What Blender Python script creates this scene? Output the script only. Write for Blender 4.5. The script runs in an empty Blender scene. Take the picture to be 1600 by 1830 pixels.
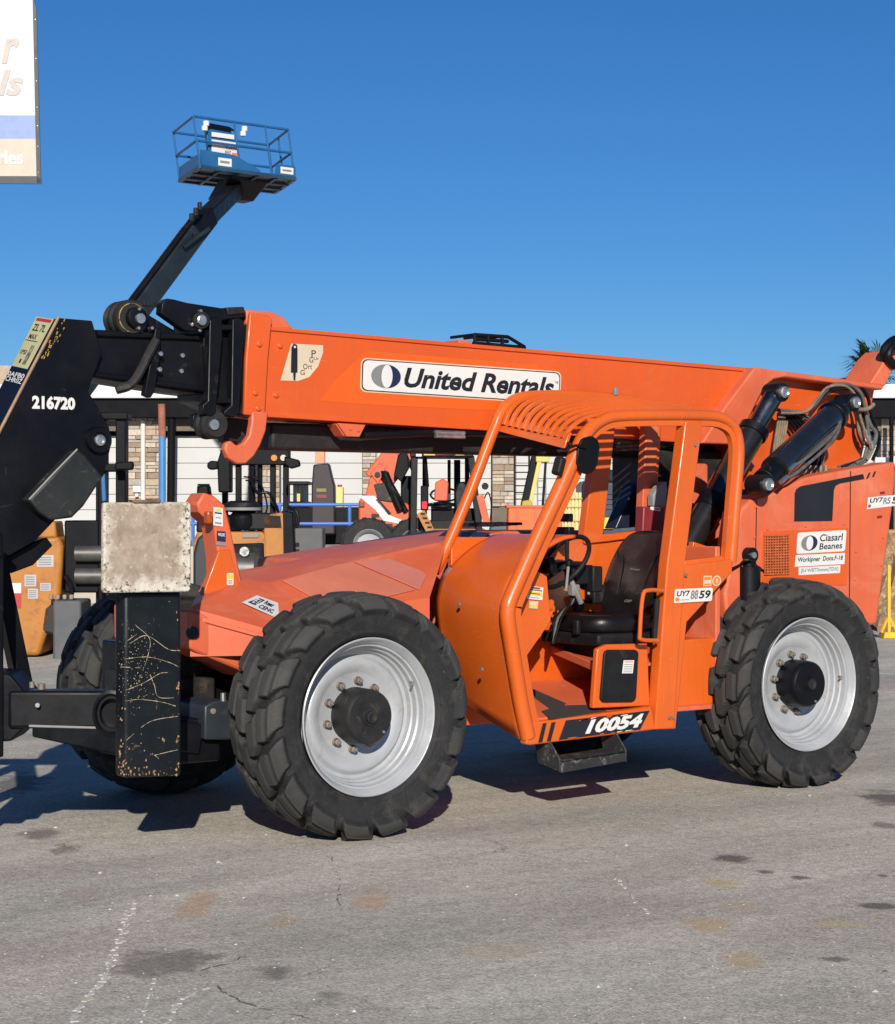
import bpy, bmesh, math, random
from mathutils import Vector, Matrix
random.seed(7)
sc = bpy.context.scene
col = sc.collection
R_ = math.radians

# ---------------------------------------------------------------- camera
FPX, CX, CY, EYE = 3500.0, 800.0, 915.0, 1.77
YAW = R_(36.2)
CAM = Vector((-10.55 * math.sin(R_(34.0)), -10.55 * math.cos(R_(34.0)), EYE))
FWD = Vector((math.sin(YAW), math.cos(YAW), 0)); RGT = Vector((math.cos(YAW), -math.sin(YAW), 0))
cd = bpy.data.cameras.new('camera'); cam = bpy.data.objects.new('camera', cd); col.objects.link(cam)
cam.location = CAM; cam.rotation_euler = (R_(90), 0, -YAW)
cd.sensor_fit = 'HORIZONTAL'; cd.sensor_width = 36.0; cd.lens = FPX / 1600.0 * 36.0
cd.clip_start = 0.1; cd.clip_end = 6000
sc.camera = cam
# ---------------------------------------------------------------- sky, sun, exposure
SUN_EL, SUN_AZ = 23.5, 33.0           # light travels toward +Y turned SUN_AZ degrees to +X
w = bpy.data.worlds.new('World'); sc.world = w; w.use_nodes = True
nt = w.node_tree; nt.nodes.clear()
wo = nt.nodes.new('ShaderNodeOutputWorld'); bg_ = nt.nodes.new('ShaderNodeBackground'); sk = nt.nodes.new('ShaderNodeTexSky')
sk.sky_type = 'NISHITA'; sk.sun_disc = False; sk.sun_elevation = R_(SUN_EL); sk.sun_rotation = R_(180 + SUN_AZ)
sk.air_density = 1.0; sk.dust_density = 0.0; sk.ozone_density = 10.0; sk.altitude = 600
hs = nt.nodes.new('ShaderNodeHueSaturation'); hs.inputs['Saturation'].default_value = 1.06; nt.links.new(sk.outputs[0], hs.inputs['Color']); nt.links.new(hs.outputs[0], bg_.inputs[0]); bg_.inputs[1].default_value = 0.076
nt.links.new(bg_.outputs[0], wo.inputs[0])
sl = bpy.data.lights.new('sun', 'SUN'); so = bpy.data.objects.new('sun', sl); col.objects.link(so)
sl.energy = 5.0; sl.angle = R_(0.5); sl.color = (1.0, 0.93, 0.83)
LD = Vector((math.sin(R_(SUN_AZ)) * math.cos(R_(SUN_EL)), math.cos(R_(SUN_AZ)) * math.cos(R_(SUN_EL)), -math.sin(R_(SUN_EL))))
so.rotation_euler = LD.to_track_quat('-Z', 'Y').to_euler(); so.location = (-20, -30, 30)
sc.view_settings.view_transform = 'Standard'; sc.view_settings.look = 'None'
sc.view_settings.exposure = 0.10; sc.view_settings.gamma = 1.0
sc.render.engine = 'CYCLES'

# ---------------------------------------------------------------- pixel helpers (a direction plus a real plane)
def ray(px, py): return FWD + RGT * ((px - CX) / FPX) - Vector((0, 0, 1)) * ((py - CY) / FPX)
def P(px, py, y):
    r = ray(px, py); return CAM + r * ((y - CAM.y) / r.y)
def PX(px, py, x):
    r = ray(px, py); return CAM + r * ((x - CAM.x) / r.x)
def PZ(px, py, z=0.0):
    r = ray(px, py); return CAM + r * ((z - CAM.z) / r.z)
def PD(px, py, d): return CAM + ray(px, py) * d
V = Vector

# ---------------------------------------------------------------- mesh builder
class MB:
    def __init__(s): s.v = []; s.f = []; s.m = []; s.mi = 0
    def add(s, vs, fs):
        o = len(s.v); s.v += [tuple(p) for p in vs]
        for f in fs: s.f.append(tuple(i + o for i in f)); s.m.append(s.mi)
        return s
    def box(s, c, d, rot=None):
        hx, hy, hz = d[0] / 2, d[1] / 2, d[2] / 2; c = V(c)
        vs = [V((x, y, z)) for x in (-hx, hx) for y in (-hy, hy) for z in (-hz, hz)]
        if rot is not None: vs = [rot @ p for p in vs]
        return s.add([p + c for p in vs], [(0, 1, 3, 2), (4, 6, 7, 5), (0, 4, 5, 1), (2, 3, 7, 6), (0, 2, 6, 4), (1, 5, 7, 3)])
    def bx(s, x0, x1, y0, y1, z0, z1):
        return s.box(((x0 + x1) / 2, (y0 + y1) / 2, (z0 + z1) / 2), (abs(x1 - x0), abs(y1 - y0), abs(z1 - z0)))
    def beam(s, a, b, w, h, up=(0, 0, 1)):
        a = V(a); b = V(b); d = b - a; L = d.length; d.normalize(); u = V(up)
        sd = d.cross(u)
        if sd.length < 1e-4: sd = d.cross(V((1, 0, 0)))
        sd.normalize(); u = sd.cross(d)
        m = Matrix((d, sd, u)).transposed()
        return s.box((a + b) / 2, (L, w, h), m)
    def prism(s, poly, off):
        n = len(poly); off = V(off); a = [V(p) for p in poly]; b = [p + off for p in a]
        fs = [tuple(range(n)), tuple(range(2 * n - 1, n - 1, -1))]
        fs += [(i, i + n, (i + 1) % n + n, (i + 1) % n) for i in range(n)]
        return s.add(a + b, fs)
    def plate(s, pxs, y, t):                       # outline on the plane y, real thickness t away from the viewer
        return s.prism([P(a, b, y) for a, b in pxs], (0, t, 0))
    def loft(s, rows, close=False):
        n = len(rows[0]); vs = [p for r in rows for p in r]; fs = []
        for i in range(len(rows) - 1):
            for j in range(n - (0 if close else 1)):
                k = (j + 1) % n
                fs.append((i * n + j, i * n + k, (i + 1) * n + k, (i + 1) * n + j))
        return s.add(vs, fs)
    def tube(s, path, r, n=12, caps=True, sx=1.0):
        path = [V(p) for p in path]; rows = []; prev = None
        rr = r if isinstance(r, (list, tuple)) else [r] * len(path)
        for i, p in enumerate(path):
            d = (path[min(i + 1, len(path) - 1)] - path[max(i - 1, 0)]).normalized()
            if prev is None:
                a = d.cross(V((0, 0, 1)))
                if a.length < 1e-3: a = d.cross(V((0, 1, 0)))
            else: a = prev - d * prev.dot(d)
            a.normalize(); b = d.cross(a); prev = a
            rows.append([p + (a * math.cos(t) * sx + b * math.sin(t)) * rr[i] for t in [2 * math.pi * k / n for k in range(n)]])
        o = len(s.v); s.loft(rows, True)
        if caps:
            s.f.append(tuple(range(o, o + n))); s.m.append(s.mi)
            e = o + (len(path) - 1) * n; s.f.append(tuple(range(e + n - 1, e - 1, -1))); s.m.append(s.mi)
        return s
    def cyl(s, a, b, r, n=20): return s.tube([a, b], r, n)
    def lathe(s, prof, c=(0, 0, 0), axis='y', n=64, capped=False):
        c = V(c); rows = []
        for (h, r) in prof:
            row = []
            for k in range(n):
                t = 2 * math.pi * k / n; u, v = r * math.cos(t), r * math.sin(t)
                row.append(c + (V((u, h, v)) if axis == 'y' else V((u, v, h)) if axis == 'z' else V((h, u, v))))
            rows.append(row)
        o = len(s.v); s.loft(rows, True)
        if capped:
            s.f.append(tuple(range(o, o + n))); s.m.append(s.mi)
            e = o + (len(prof) - 1) * n; s.f.append(tuple(range(e + n - 1, e - 1, -1))); s.m.append(s.mi)
        return s
    def build(s, name, mats, parent=None, bevel=0, smooth=None, seg=2):
        me = bpy.data.meshes.new(name); me.from_pydata(s.v, [], s.f)
        mats = mats if isinstance(mats, (list, tuple)) else [mats]
        for m in mats: me.materials.append(m)
        me.polygons.foreach_set('material_index', s.m)
        bm = bmesh.new(); bm.from_mesh(me); bmesh.ops.recalc_face_normals(bm, faces=bm.faces); bm.to_mesh(me); bm.free()
        o = bpy.data.objects.new(name, me); col.objects.link(o)
        if parent is not None: put(o, parent)
        if bevel:
            b = o.modifiers.new('bevel', 'BEVEL'); b.width = bevel; b.segments = seg; b.limit_method = 'ANGLE'; b.angle_limit = R_(38)
        if smooth is None: smooth = 32
        if smooth:
            me.polygons.foreach_set('use_smooth', [True] * len(me.polygons))
            try: me.set_sharp_from_angle(angle=R_(smooth))
            except Exception: pass
        return o
WLD = {}
def put(o, parent):                                # parent a mesh that is written in world coordinates
    o.parent = parent
    if parent.type == 'EMPTY' and parent.name in WLD:
        o.matrix_parent_inverse = WLD[parent.name].inverted()
def root(name, label, cat, loc=(0, 0, 0), rotz=0, group=None, world=False):
    o = bpy.data.objects.new(name, None); col.objects.link(o); o.empty_display_size = 0.3
    o.location = loc; o.rotation_euler = (0, 0, rotz); o['label'] = label; o['category'] = cat
    if group: o['group'] = group
    if world: WLD[o.name] = Matrix.Translation(V(loc)) @ Matrix.Rotation(rotz, 4, 'Z')
    return o
def tag(o, label, cat, group=None):
    o['label'] = label; o['category'] = cat
    if group: o['group'] = group
    return o
def structure(o): o['kind'] = 'structure'; return o
def dup(o, parent=None):
    c = o.copy(); col.objects.link(c); c.parent = parent
    for ch in o.children: dup(ch, c)
    return c
def spline(pts, k=6):                              # Catmull-Rom through 3D points
    pts = [V(p) for p in pts]; q = [pts[0] * 2 - pts[1]] + pts + [pts[-1] * 2 - pts[-2]]; out = []
    for i in range(1, len(q) - 2):
        for j in range(k):
            t = j / k
            out.append(0.5 * ((2 * q[i]) + (q[i + 1] - q[i - 1]) * t + (2 * q[i - 1] - 5 * q[i] + 4 * q[i + 1] - q[i + 2]) * t * t + (3 * q[i] - q[i - 1] - 3 * q[i + 1] + q[i + 2]) * t ** 3))
    out.append(pts[-1]); return out

# ---------------------------------------------------------------- materials
MC = {}
def mat(name, c, rough=0.5, metal=0.0, var=0.12, vs=3.0, dirt=None, bump=0.0, bs=60.0, coat=0.0, rvar=0.1, spec=0.5, streak=1.0, c2=None, run=None):
    if name in MC: return MC[name]
    m = bpy.data.materials.new(name); m.use_nodes = True; t = m.node_tree; N = t.nodes; L = t.links
    b = N['Principled BSDF']; b.inputs['Roughness'].default_value = rough; b.inputs['Metallic'].default_value = metal
    b.inputs['Specular IOR Level'].default_value = spec
    if coat: b.inputs['Coat Weight'].default_value = coat; b.inputs['Coat Roughness'].default_value = 0.15
    tc = N.new('ShaderNodeTexCoord'); mp = N.new('ShaderNodeMapping'); L.new(tc.outputs['Object'], mp.inputs[0]); mp.inputs['Scale'].default_value = (1, 1, streak)
    n1 = N.new('ShaderNodeTexNoise'); n1.inputs['Scale'].default_value = vs; n1.inputs['Detail'].default_value = 6; n1.inputs['Roughness'].default_value = 0.6
    L.new(mp.outputs[0], n1.inputs['Vector'])
    cr = N.new('ShaderNodeValToRGB'); L.new(n1.outputs['Fac'], cr.inputs[0])
    cr.color_ramp.elements[0].position = 0.3; cr.color_ramp.elements[1].position = 0.7
    hi = c2 if c2 else tuple(min(1, x * (1 + var)) for x in c)
    cr.color_ramp.elements[0].color = tuple(x * (1 - var) for x in c) + (1,); cr.color_ramp.elements[1].color = tuple(hi) + (1,)
    cur = cr.outputs[0]
    rr = N.new('ShaderNodeMapRange'); L.new(n1.outputs['Fac'], rr.inputs[0]); rr.inputs[1].default_value = 0.3; rr.inputs[2].default_value = 0.7
    rr.inputs[3].default_value = max(0, rough - rvar); rr.inputs[4].default_value = min(1, rough + rvar); rcur = rr.outputs[0]
    for (dc, lo, hi_, scl, dst) in (dirt or []):
        n2 = N.new('ShaderNodeTexNoise'); n2.inputs['Scale'].default_value = scl; n2.inputs['Detail'].default_value = 8; n2.inputs['Roughness'].default_value = 0.68; n2.inputs['Distortion'].default_value = dst
        L.new(mp.outputs[0], n2.inputs['Vector'])
        mr = N.new('ShaderNodeMapRange'); L.new(n2.outputs['Fac'], mr.inputs[0]); mr.inputs[1].default_value = lo; mr.inputs[2].default_value = hi_
        mx = N.new('ShaderNodeMix'); mx.data_type = 'RGBA'; L.new(mr.outputs[0], mx.inputs['Factor']); L.new(cur, mx.inputs['A']); mx.inputs['B'].default_value = tuple(dc) + (1,)
        cur = mx.outputs['Result']
        m2 = N.new('ShaderNodeMix'); L.new(mr.outputs[0], m2.inputs[0]); L.new(rcur, m2.inputs[2]); m2.inputs[3].default_value = 0.85; rcur = m2.outputs[0]
    if run:                                        # rain and grease runs down the panel
        m3 = N.new('ShaderNodeMapping'); L.new(tc.outputs['Object'], m3.inputs[0]); m3.inputs['Scale'].default_value = (9, 9, 0.55)
        n4 = N.new('ShaderNodeTexNoise'); n4.inputs['Scale'].default_value = 3.0; n4.inputs['Detail'].default_value = 7; n4.inputs['Roughness'].default_value = 0.7; L.new(m3.outputs[0], n4.inputs['Vector'])
        mr = N.new('ShaderNodeMapRange'); L.new(n4.outputs['Fac'], mr.inputs[0]); mr.inputs[1].default_value = 0.52; mr.inputs[2].default_value = 0.76; mr.inputs[4].default_value = 0.75
        mx = N.new('ShaderNodeMix'); mx.data_type = 'RGBA'; L.new(mr.outputs[0], mx.inputs['Factor']); L.new(cur, mx.inputs['A']); mx.inputs['B'].default_value = tuple(run) + (1,); cur = mx.outputs['Result']
        m5 = N.new('ShaderNodeMapping'); L.new(tc.outputs['Object'], m5.inputs[0]); m5.inputs['Scale'].default_value = (1.2, 1.2, 16); m5.inputs['Rotation'].default_value = (0.1, 0.16, 0)
        n5 = N.new('ShaderNodeTexNoise'); n5.inputs['Scale'].default_value = 7.0; n5.inputs['Detail'].default_value = 4; L.new(m5.outputs[0], n5.inputs['Vector'])
        mr = N.new('ShaderNodeMapRange'); L.new(n5.outputs['Fac'], mr.inputs[0]); mr.inputs[1].default_value = 0.66; mr.inputs[2].default_value = 0.74; mr.inputs[4].default_value = 0.38
        mx = N.new('ShaderNodeMix'); mx.data_type = 'RGBA'; L.new(mr.outputs[0], mx.inputs['Factor']); L.new(cur, mx.inputs['A']); mx.inputs['B'].default_value = (0.62, 0.26, 0.16, 1); cur = mx.outputs['Result']
    L.new(cur, b.inputs['Base Color']); L.new(rcur, b.inputs['Roughness'])
    if bump:
        n3 = N.new('ShaderNodeTexNoise'); n3.inputs['Scale'].default_value = bs; n3.inputs['Detail'].default_value = 5; L.new(mp.outputs[0], n3.inputs['Vector'])
        bp = N.new('ShaderNodeBump'); bp.inputs['Strength'].default_value = bump; bp.inputs['Distance'].default_value = 0.01; L.new(n3.outputs['Fac'], bp.inputs['Height']); L.new(bp.outputs[0], b.inputs['Normal'])
    MC[name] = m; return m
DUST = (0.30, 0.26, 0.21)
M_cab = mat('orange_cab_paint', (0.62, 0.108, 0.011), 0.32, coat=0.25, run=(0.50, 0.10, 0.03), var=0.08, vs=2.0, dirt=[((0.55, 0.20, 0.08), 0.60, 0.95, 5, 0.6), ((0.25, 0.12, 0.06), 0.68, 0.80, 22, 0.3)], bump=0.03, bs=25, rvar=0.08)
M_fade = mat('sun_faded_orange_paint', (0.60, 0.116, 0.046), 0.48, run=(0.46, 0.12, 0.07), var=0.09, vs=1.6, dirt=[((0.64, 0.22, 0.13), 0.50, 0.85, 2.2, 0.8), ((0.30, 0.13, 0.08), 0.67, 0.8, 14, 0.4)], bump=0.04, bs=18, rvar=0.1)
M_boom = mat('orange_boom_paint', (0.62, 0.090, 0.010), 0.36, coat=0.2, run=(0.48, 0.09, 0.03), var=0.08, vs=1.2, dirt=[((0.62, 0.14, 0.05), 0.55, 0.95, 1.7, 0.7), ((0.28, 0.12, 0.06), 0.69, 0.82, 12, 0.4)], bump=0.035, bs=15, rvar=0.1)
M_deep = mat('deep_orange_print', (0.74, 0.105, 0.008), 0.4, var=0.05)
M_blk = mat('black_steel_paint', (0.0042, 0.0046, 0.0066), 0.42, spec=0.22, var=0.3, vs=4, dirt=[((0.06, 0.05, 0.042), 0.62, 0.88, 9, 0.8)], bump=0.06, bs=40, rvar=0.15)
M_blk2 = mat('scratched_black_steel', (0.006, 0.0085, 0.011), 0.40, spec=0.3, var=0.3, vs=4, dirt=[((0.42, 0.30, 0.17), 0.655, 0.70, 30, 1.5), ((0.20, 0.13, 0.07), 0.63, 0.70, 6, 1.2)], bump=0.08, bs=60, rvar=0.15)
M_dark = mat('greasy_dark_metal', (0.012, 0.011, 0.011), 0.6, var=0.4, vs=9, dirt=[((0.09, 0.06, 0.04), 0.58, 0.8, 14, 0.5)], bump=0.15, bs=50)
M_rust = mat('rusted_pad_side', (0.20, 0.12, 0.08), 0.85, var=0.3, vs=14, dirt=[((0.06, 0.04, 0.03), 0.5, 0.7, 24, 0.4)], bump=0.3, bs=70)
def pad_face():
    m = bpy.data.materials.new('worn_painted_pad'); m.use_nodes = True; t = m.node_tree; N = t.nodes; L = t.links; b = N['Principled BSDF']; b.inputs['Roughness'].default_value = 0.85
    tc = N.new('ShaderNodeTexCoord'); sp = N.new('ShaderNodeSeparateXYZ'); L.new(tc.outputs['Generated'], sp.inputs[0])
    def M(op, a, b_=None, c=None):
        n = N.new('ShaderNodeMath'); n.operation = op
        for i, x in enumerate((a, b_, c)):
            if x is None: continue
            if isinstance(x, (int, float)): n.inputs[i].default_value = x
            else: L.new(x, n.inputs[i])
        return n.outputs[0]
    def noise(s, d=8, r=0.7, ds=0.0):
        n = N.new('ShaderNodeTexNoise'); n.inputs['Scale'].default_value = s; n.inputs['Detail'].default_value = d; n.inputs['Roughness'].default_value = r; n.inputs['Distortion'].default_value = ds; L.new(tc.outputs['Object'], n.inputs['Vector']); return n.outputs['Fac']
    def mix(f, a, c):
        x = N.new('ShaderNodeMix'); x.data_type = 'RGBA'; L.new(f, x.inputs['Factor'])
        if isinstance(a, tuple): x.inputs['A'].default_value = a + (1,)
        else: L.new(a, x.inputs['A'])
        x.inputs['B'].default_value = c + (1,); return x.outputs['Result']
    def rng(v, lo, hi):
        r = N.new('ShaderNodeMapRange'); L.new(v, r.inputs[0]); r.inputs[1].default_value = lo; r.inputs[2].default_value = hi; return r.outputs[0]
    ex = M('ABSOLUTE', M('SUBTRACT', sp.outputs[0], 0.46)); ez = M('ABSOLUTE', M('SUBTRACT', sp.outputs[2], 0.56))
    edge = M('MAXIMUM', M('MULTIPLY', ex, 1.9), M('MULTIPLY', ez, 1.8))
    c = mix(rng(noise(14), 0.35, 0.65), (0.26, 0.195, 0.145), (0.41, 0.33, 0.26))
    c = mix(rng(M('MULTIPLY_ADD', noise(16, 10, 0.75), 1.5, edge), 1.40, 1.72), c, (0.62, 0.58, 0.48))
    c = mix(rng(noise(38, 6), 0.60, 0.68), c, (0.56, 0.48, 0.35))
    c = mix(rng(M('MULTIPLY_ADD', noise(45, 8, 0.7), 1.6, M('MULTIPLY', edge, 0.5)), 1.30, 1.42), c, (0.09, 0.055, 0.035))
    L.new(c, b.inputs['Base Color'])
    bp = N.new('ShaderNodeBump'); bp.inputs['Strength'].default_value = 0.25; bp.inputs['Distance'].default_value = 0.01; L.new(noise(60), bp.inputs['Height']); L.new(bp.outputs[0], b.inputs['Normal'])
    return m
M_pad = pad_face()
M_rubber = mat('dusty_tyre_rubber', (0.019, 0.019, 0.020), 0.72, var=0.3, vs=9, dirt=[((0.062, 0.057, 0.047), 0.50, 0.85, 11, 0.5), ((0.13, 0.115, 0.085), 0.67, 0.80, 30, 0.5), ((0.01, 0.01, 0.01), 0.62, 0.72, 16, 0.5)], bump=0.3, bs=70, spec=0.3)
def _worn():
    t = M_rubber.node_tree; b = t.nodes['Principled BSDF']; src = b.inputs['Base Color'].links[0].from_socket
    at_ = t.nodes.new('ShaderNodeAttribute'); at_.attribute_name = 'wear'; mx = t.nodes.new('ShaderNodeMix'); mx.data_type = 'RGBA'
    mu = t.nodes.new('ShaderNodeMath'); mu.operation = 'MULTIPLY'; t.links.new(at_.outputs['Fac'], mu.inputs[0]); mu.inputs[1].default_value = 0.6
    t.links.new(mu.outputs[0], mx.inputs['Factor']); t.links.new(src, mx.inputs['A']); mx.inputs['B'].default_value = (0.062, 0.060, 0.056, 1); t.links.new(mx.outputs['Result'], b.inputs['Base Color'])
_worn()
M_rim = mat('silver_rim_paint', (0.40, 0.415, 0.43), 0.36, metal=0.2, var=0.06, vs=6, dirt=[((0.26, 0.235, 0.20), 0.52, 0.85, 9, 0.6), ((0.18, 0.11, 0.065), 0.68, 0.76, 26, 0.3)], bump=0.03, bs=30)
M_nut = mat('weathered_lug_nut', (0.25, 0.21, 0.17), 0.6, metal=0.4, var=0.3, vs=30)
M_bright = mat('bright_steel', (0.62, 0.61, 0.58), 0.3, metal=0.9, var=0.15, vs=20)
M_chrome = mat('oiled_cylinder_rod', (0.20, 0.195, 0.18), 0.26, metal=1.0, var=0.15, vs=8)
M_gloss = mat('gloss_black_cylinder', (0.012, 0.012, 0.011), 0.24, var=0.3, vs=4, coat=0.5, dirt=[((0.05, 0.046, 0.04), 0.62, 0.95, 7, 0.4)], rvar=0.05)
M_vinyl = mat('black_seat_vinyl', (0.006, 0.006, 0.007), 0.34, spec=0.35, var=0.2, vs=12, dirt=[((0.03, 0.028, 0.026), 0.62, 0.9, 6, 0.6)], bump=0.12, bs=180)
M_plast = mat('grey_black_plastic', (0.010, 0.010, 0.011), 0.55, spec=0.25, var=0.2, vs=12, dirt=[((0.09, 0.08, 0.07), 0.6, 0.9, 8, 0.4)], bump=0.1, bs=120)
M_white = mat('white_vinyl', (0.66, 0.65, 0.62), 0.45, var=0.04, dirt=[((0.55, 0.48, 0.40), 0.62, 0.9, 8, 0.3)])
M_ink = mat('black_print', (0.012, 0.012, 0.016), 0.45, var=0.1)
M_inkg = mat('grey_print', (0.20, 0.20, 0.20), 0.45, var=0.1)
M_navy = mat('navy_print', (0.012, 0.02, 0.065), 0.45, var=0.1)
M_beige = mat('beige_print', (0.60, 0.50, 0.36), 0.5, var=0.08, dirt=[((0.68, 0.35, 0.2), 0.62, 0.8, 9, 0.3)])
M_yel = mat('yellow_print', (0.72, 0.50, 0.05), 0.5, var=0.08)
M_cream = mat('cream_capacity_plate', (0.50, 0.47, 0.24), 0.5, var=0.1)
M_red = mat('red_print', (0.40, 0.03, 0.03), 0.5, var=0.1)
M_oran = mat('orange_print', (0.80, 0.20, 0.02), 0.5, var=0.05)
M_hose = mat('dusty_hose_tan', (0.20, 0.15, 0.10), 0.7, var=0.35, vs=14)
M_hoseg = mat('grey_hose', (0.10, 0.10, 0.095), 0.6, var=0.35, vs=14)
M_maroon = mat('maroon_cover', (0.20, 0.02, 0.025), 0.5, var=0.15)
M_grey = mat('grey_steel', (0.22, 0.22, 0.21), 0.6, var=0.2)

# ---------------------------------------------------------------- lettering and decals
def textmesh(s, bold=0.02, shear=0.0):
    cu = bpy.data.curves.new('t', 'FONT'); cu.body = s; cu.offset = bold; cu.shear = shear; cu.resolution_u = 3; cu.fill_mode = 'FRONT'
    ob = bpy.data.objects.new('t', cu); me = bpy.data.meshes.new_from_object(ob)
    vs = [v.co.copy() for v in me.vertices]; fs = [tuple(p.vertices) for p in me.polygons]
    bpy.data.objects.remove(ob); bpy.data.curves.remove(cu); bpy.data.meshes.remove(me)
    x0 = min(v.x for v in vs); x1 = max(v.x for v in vs); y0 = min(v.y for v in vs); y1 = max(v.y for v in vs)
    return [((v.x - x0) / (x1 - x0), (v.y - y0) / (y1 - y0)) for v in vs], fs
def rrect(s0, t0, s1, t1, r, asp=1.0, n=5):
    rs, rt = r, r * asp; o = []
    for cx, cy, a in ((s1 - rs, t1 - rt, 0), (s0 + rs, t1 - rt, 90), (s0 + rs, t0 + rt, 180), (s1 - rs, t0 + rt, 270)):
        for k in range(n + 1):
            an = R_(a + 90 * k / n); o.append((cx + rs * math.cos(an), cy + rt * math.sin(an)))
    return o
def ell(cx, cy, a, b, n=28, t0=0, t1=360): return [(cx + a * math.cos(R_(t0 + (t1 - t0) * k / n)), cy + b * math.sin(R_(t0 + (t1 - t0) * k / n))) for k in range(n + (0 if t1 - t0 == 360 else 1))]
def decal(name, quad, items, parent, nrm=None, lift=0.003, bevel=0):
    """quad: TL TR BR BL in 3D. items: (material, kind, ...) in 0..1 of the sheet; later items lie above earlier ones."""
    TL, TR, BR, BL = [V(q) for q in quad]
    n = V(nrm).normalized() if nrm else (BR - BL).cross(TL - BL).normalized()
    if nrm is None and n.dot(CAM - BL) < 0: n = -n
    def m3(s, t, z): return BL.lerp(BR, s).lerp(TL.lerp(TR, s), t) + n * z
    b = MB(); mats = []
    for i, it in enumerate(items):
        m = it[0]
        if m not in mats: mats.append(m)
        b.mi = mats.index(m); z = lift + it[-1] * 0.0012
        if it[1] == 'poly':
            pts = it[2]; b.add([m3(s, t, z) for s, t in pts], [tuple(range(len(pts)))])
        elif it[1] == 'text':
            _, _, s, (s0, t0, s1, t1), bold, shear, _l = it
            vs, fs = textmesh(s, bold, shear); b.add([m3(s0 + (s1 - s0) * x, t0 + (t1 - t0) * y, z) for x, y in vs], fs)
    o = b.build(name, mats, None, smooth=0)
    o.parent = parent
    if parent.type == 'EMPTY' and parent.name in WLD: o.matrix_parent_inverse = WLD[parent.name].inverted()
    return o
FULL = [(0, 0), (1, 0), (1, 1), (0, 1)]
def box_(s0, t0, s1, t1): return [(s0, t0), (s1, t0), (s1, t1), (s0, t1)]
def YQ(y, *pp): return [P(a, b, y) for a, b in pp]
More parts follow.
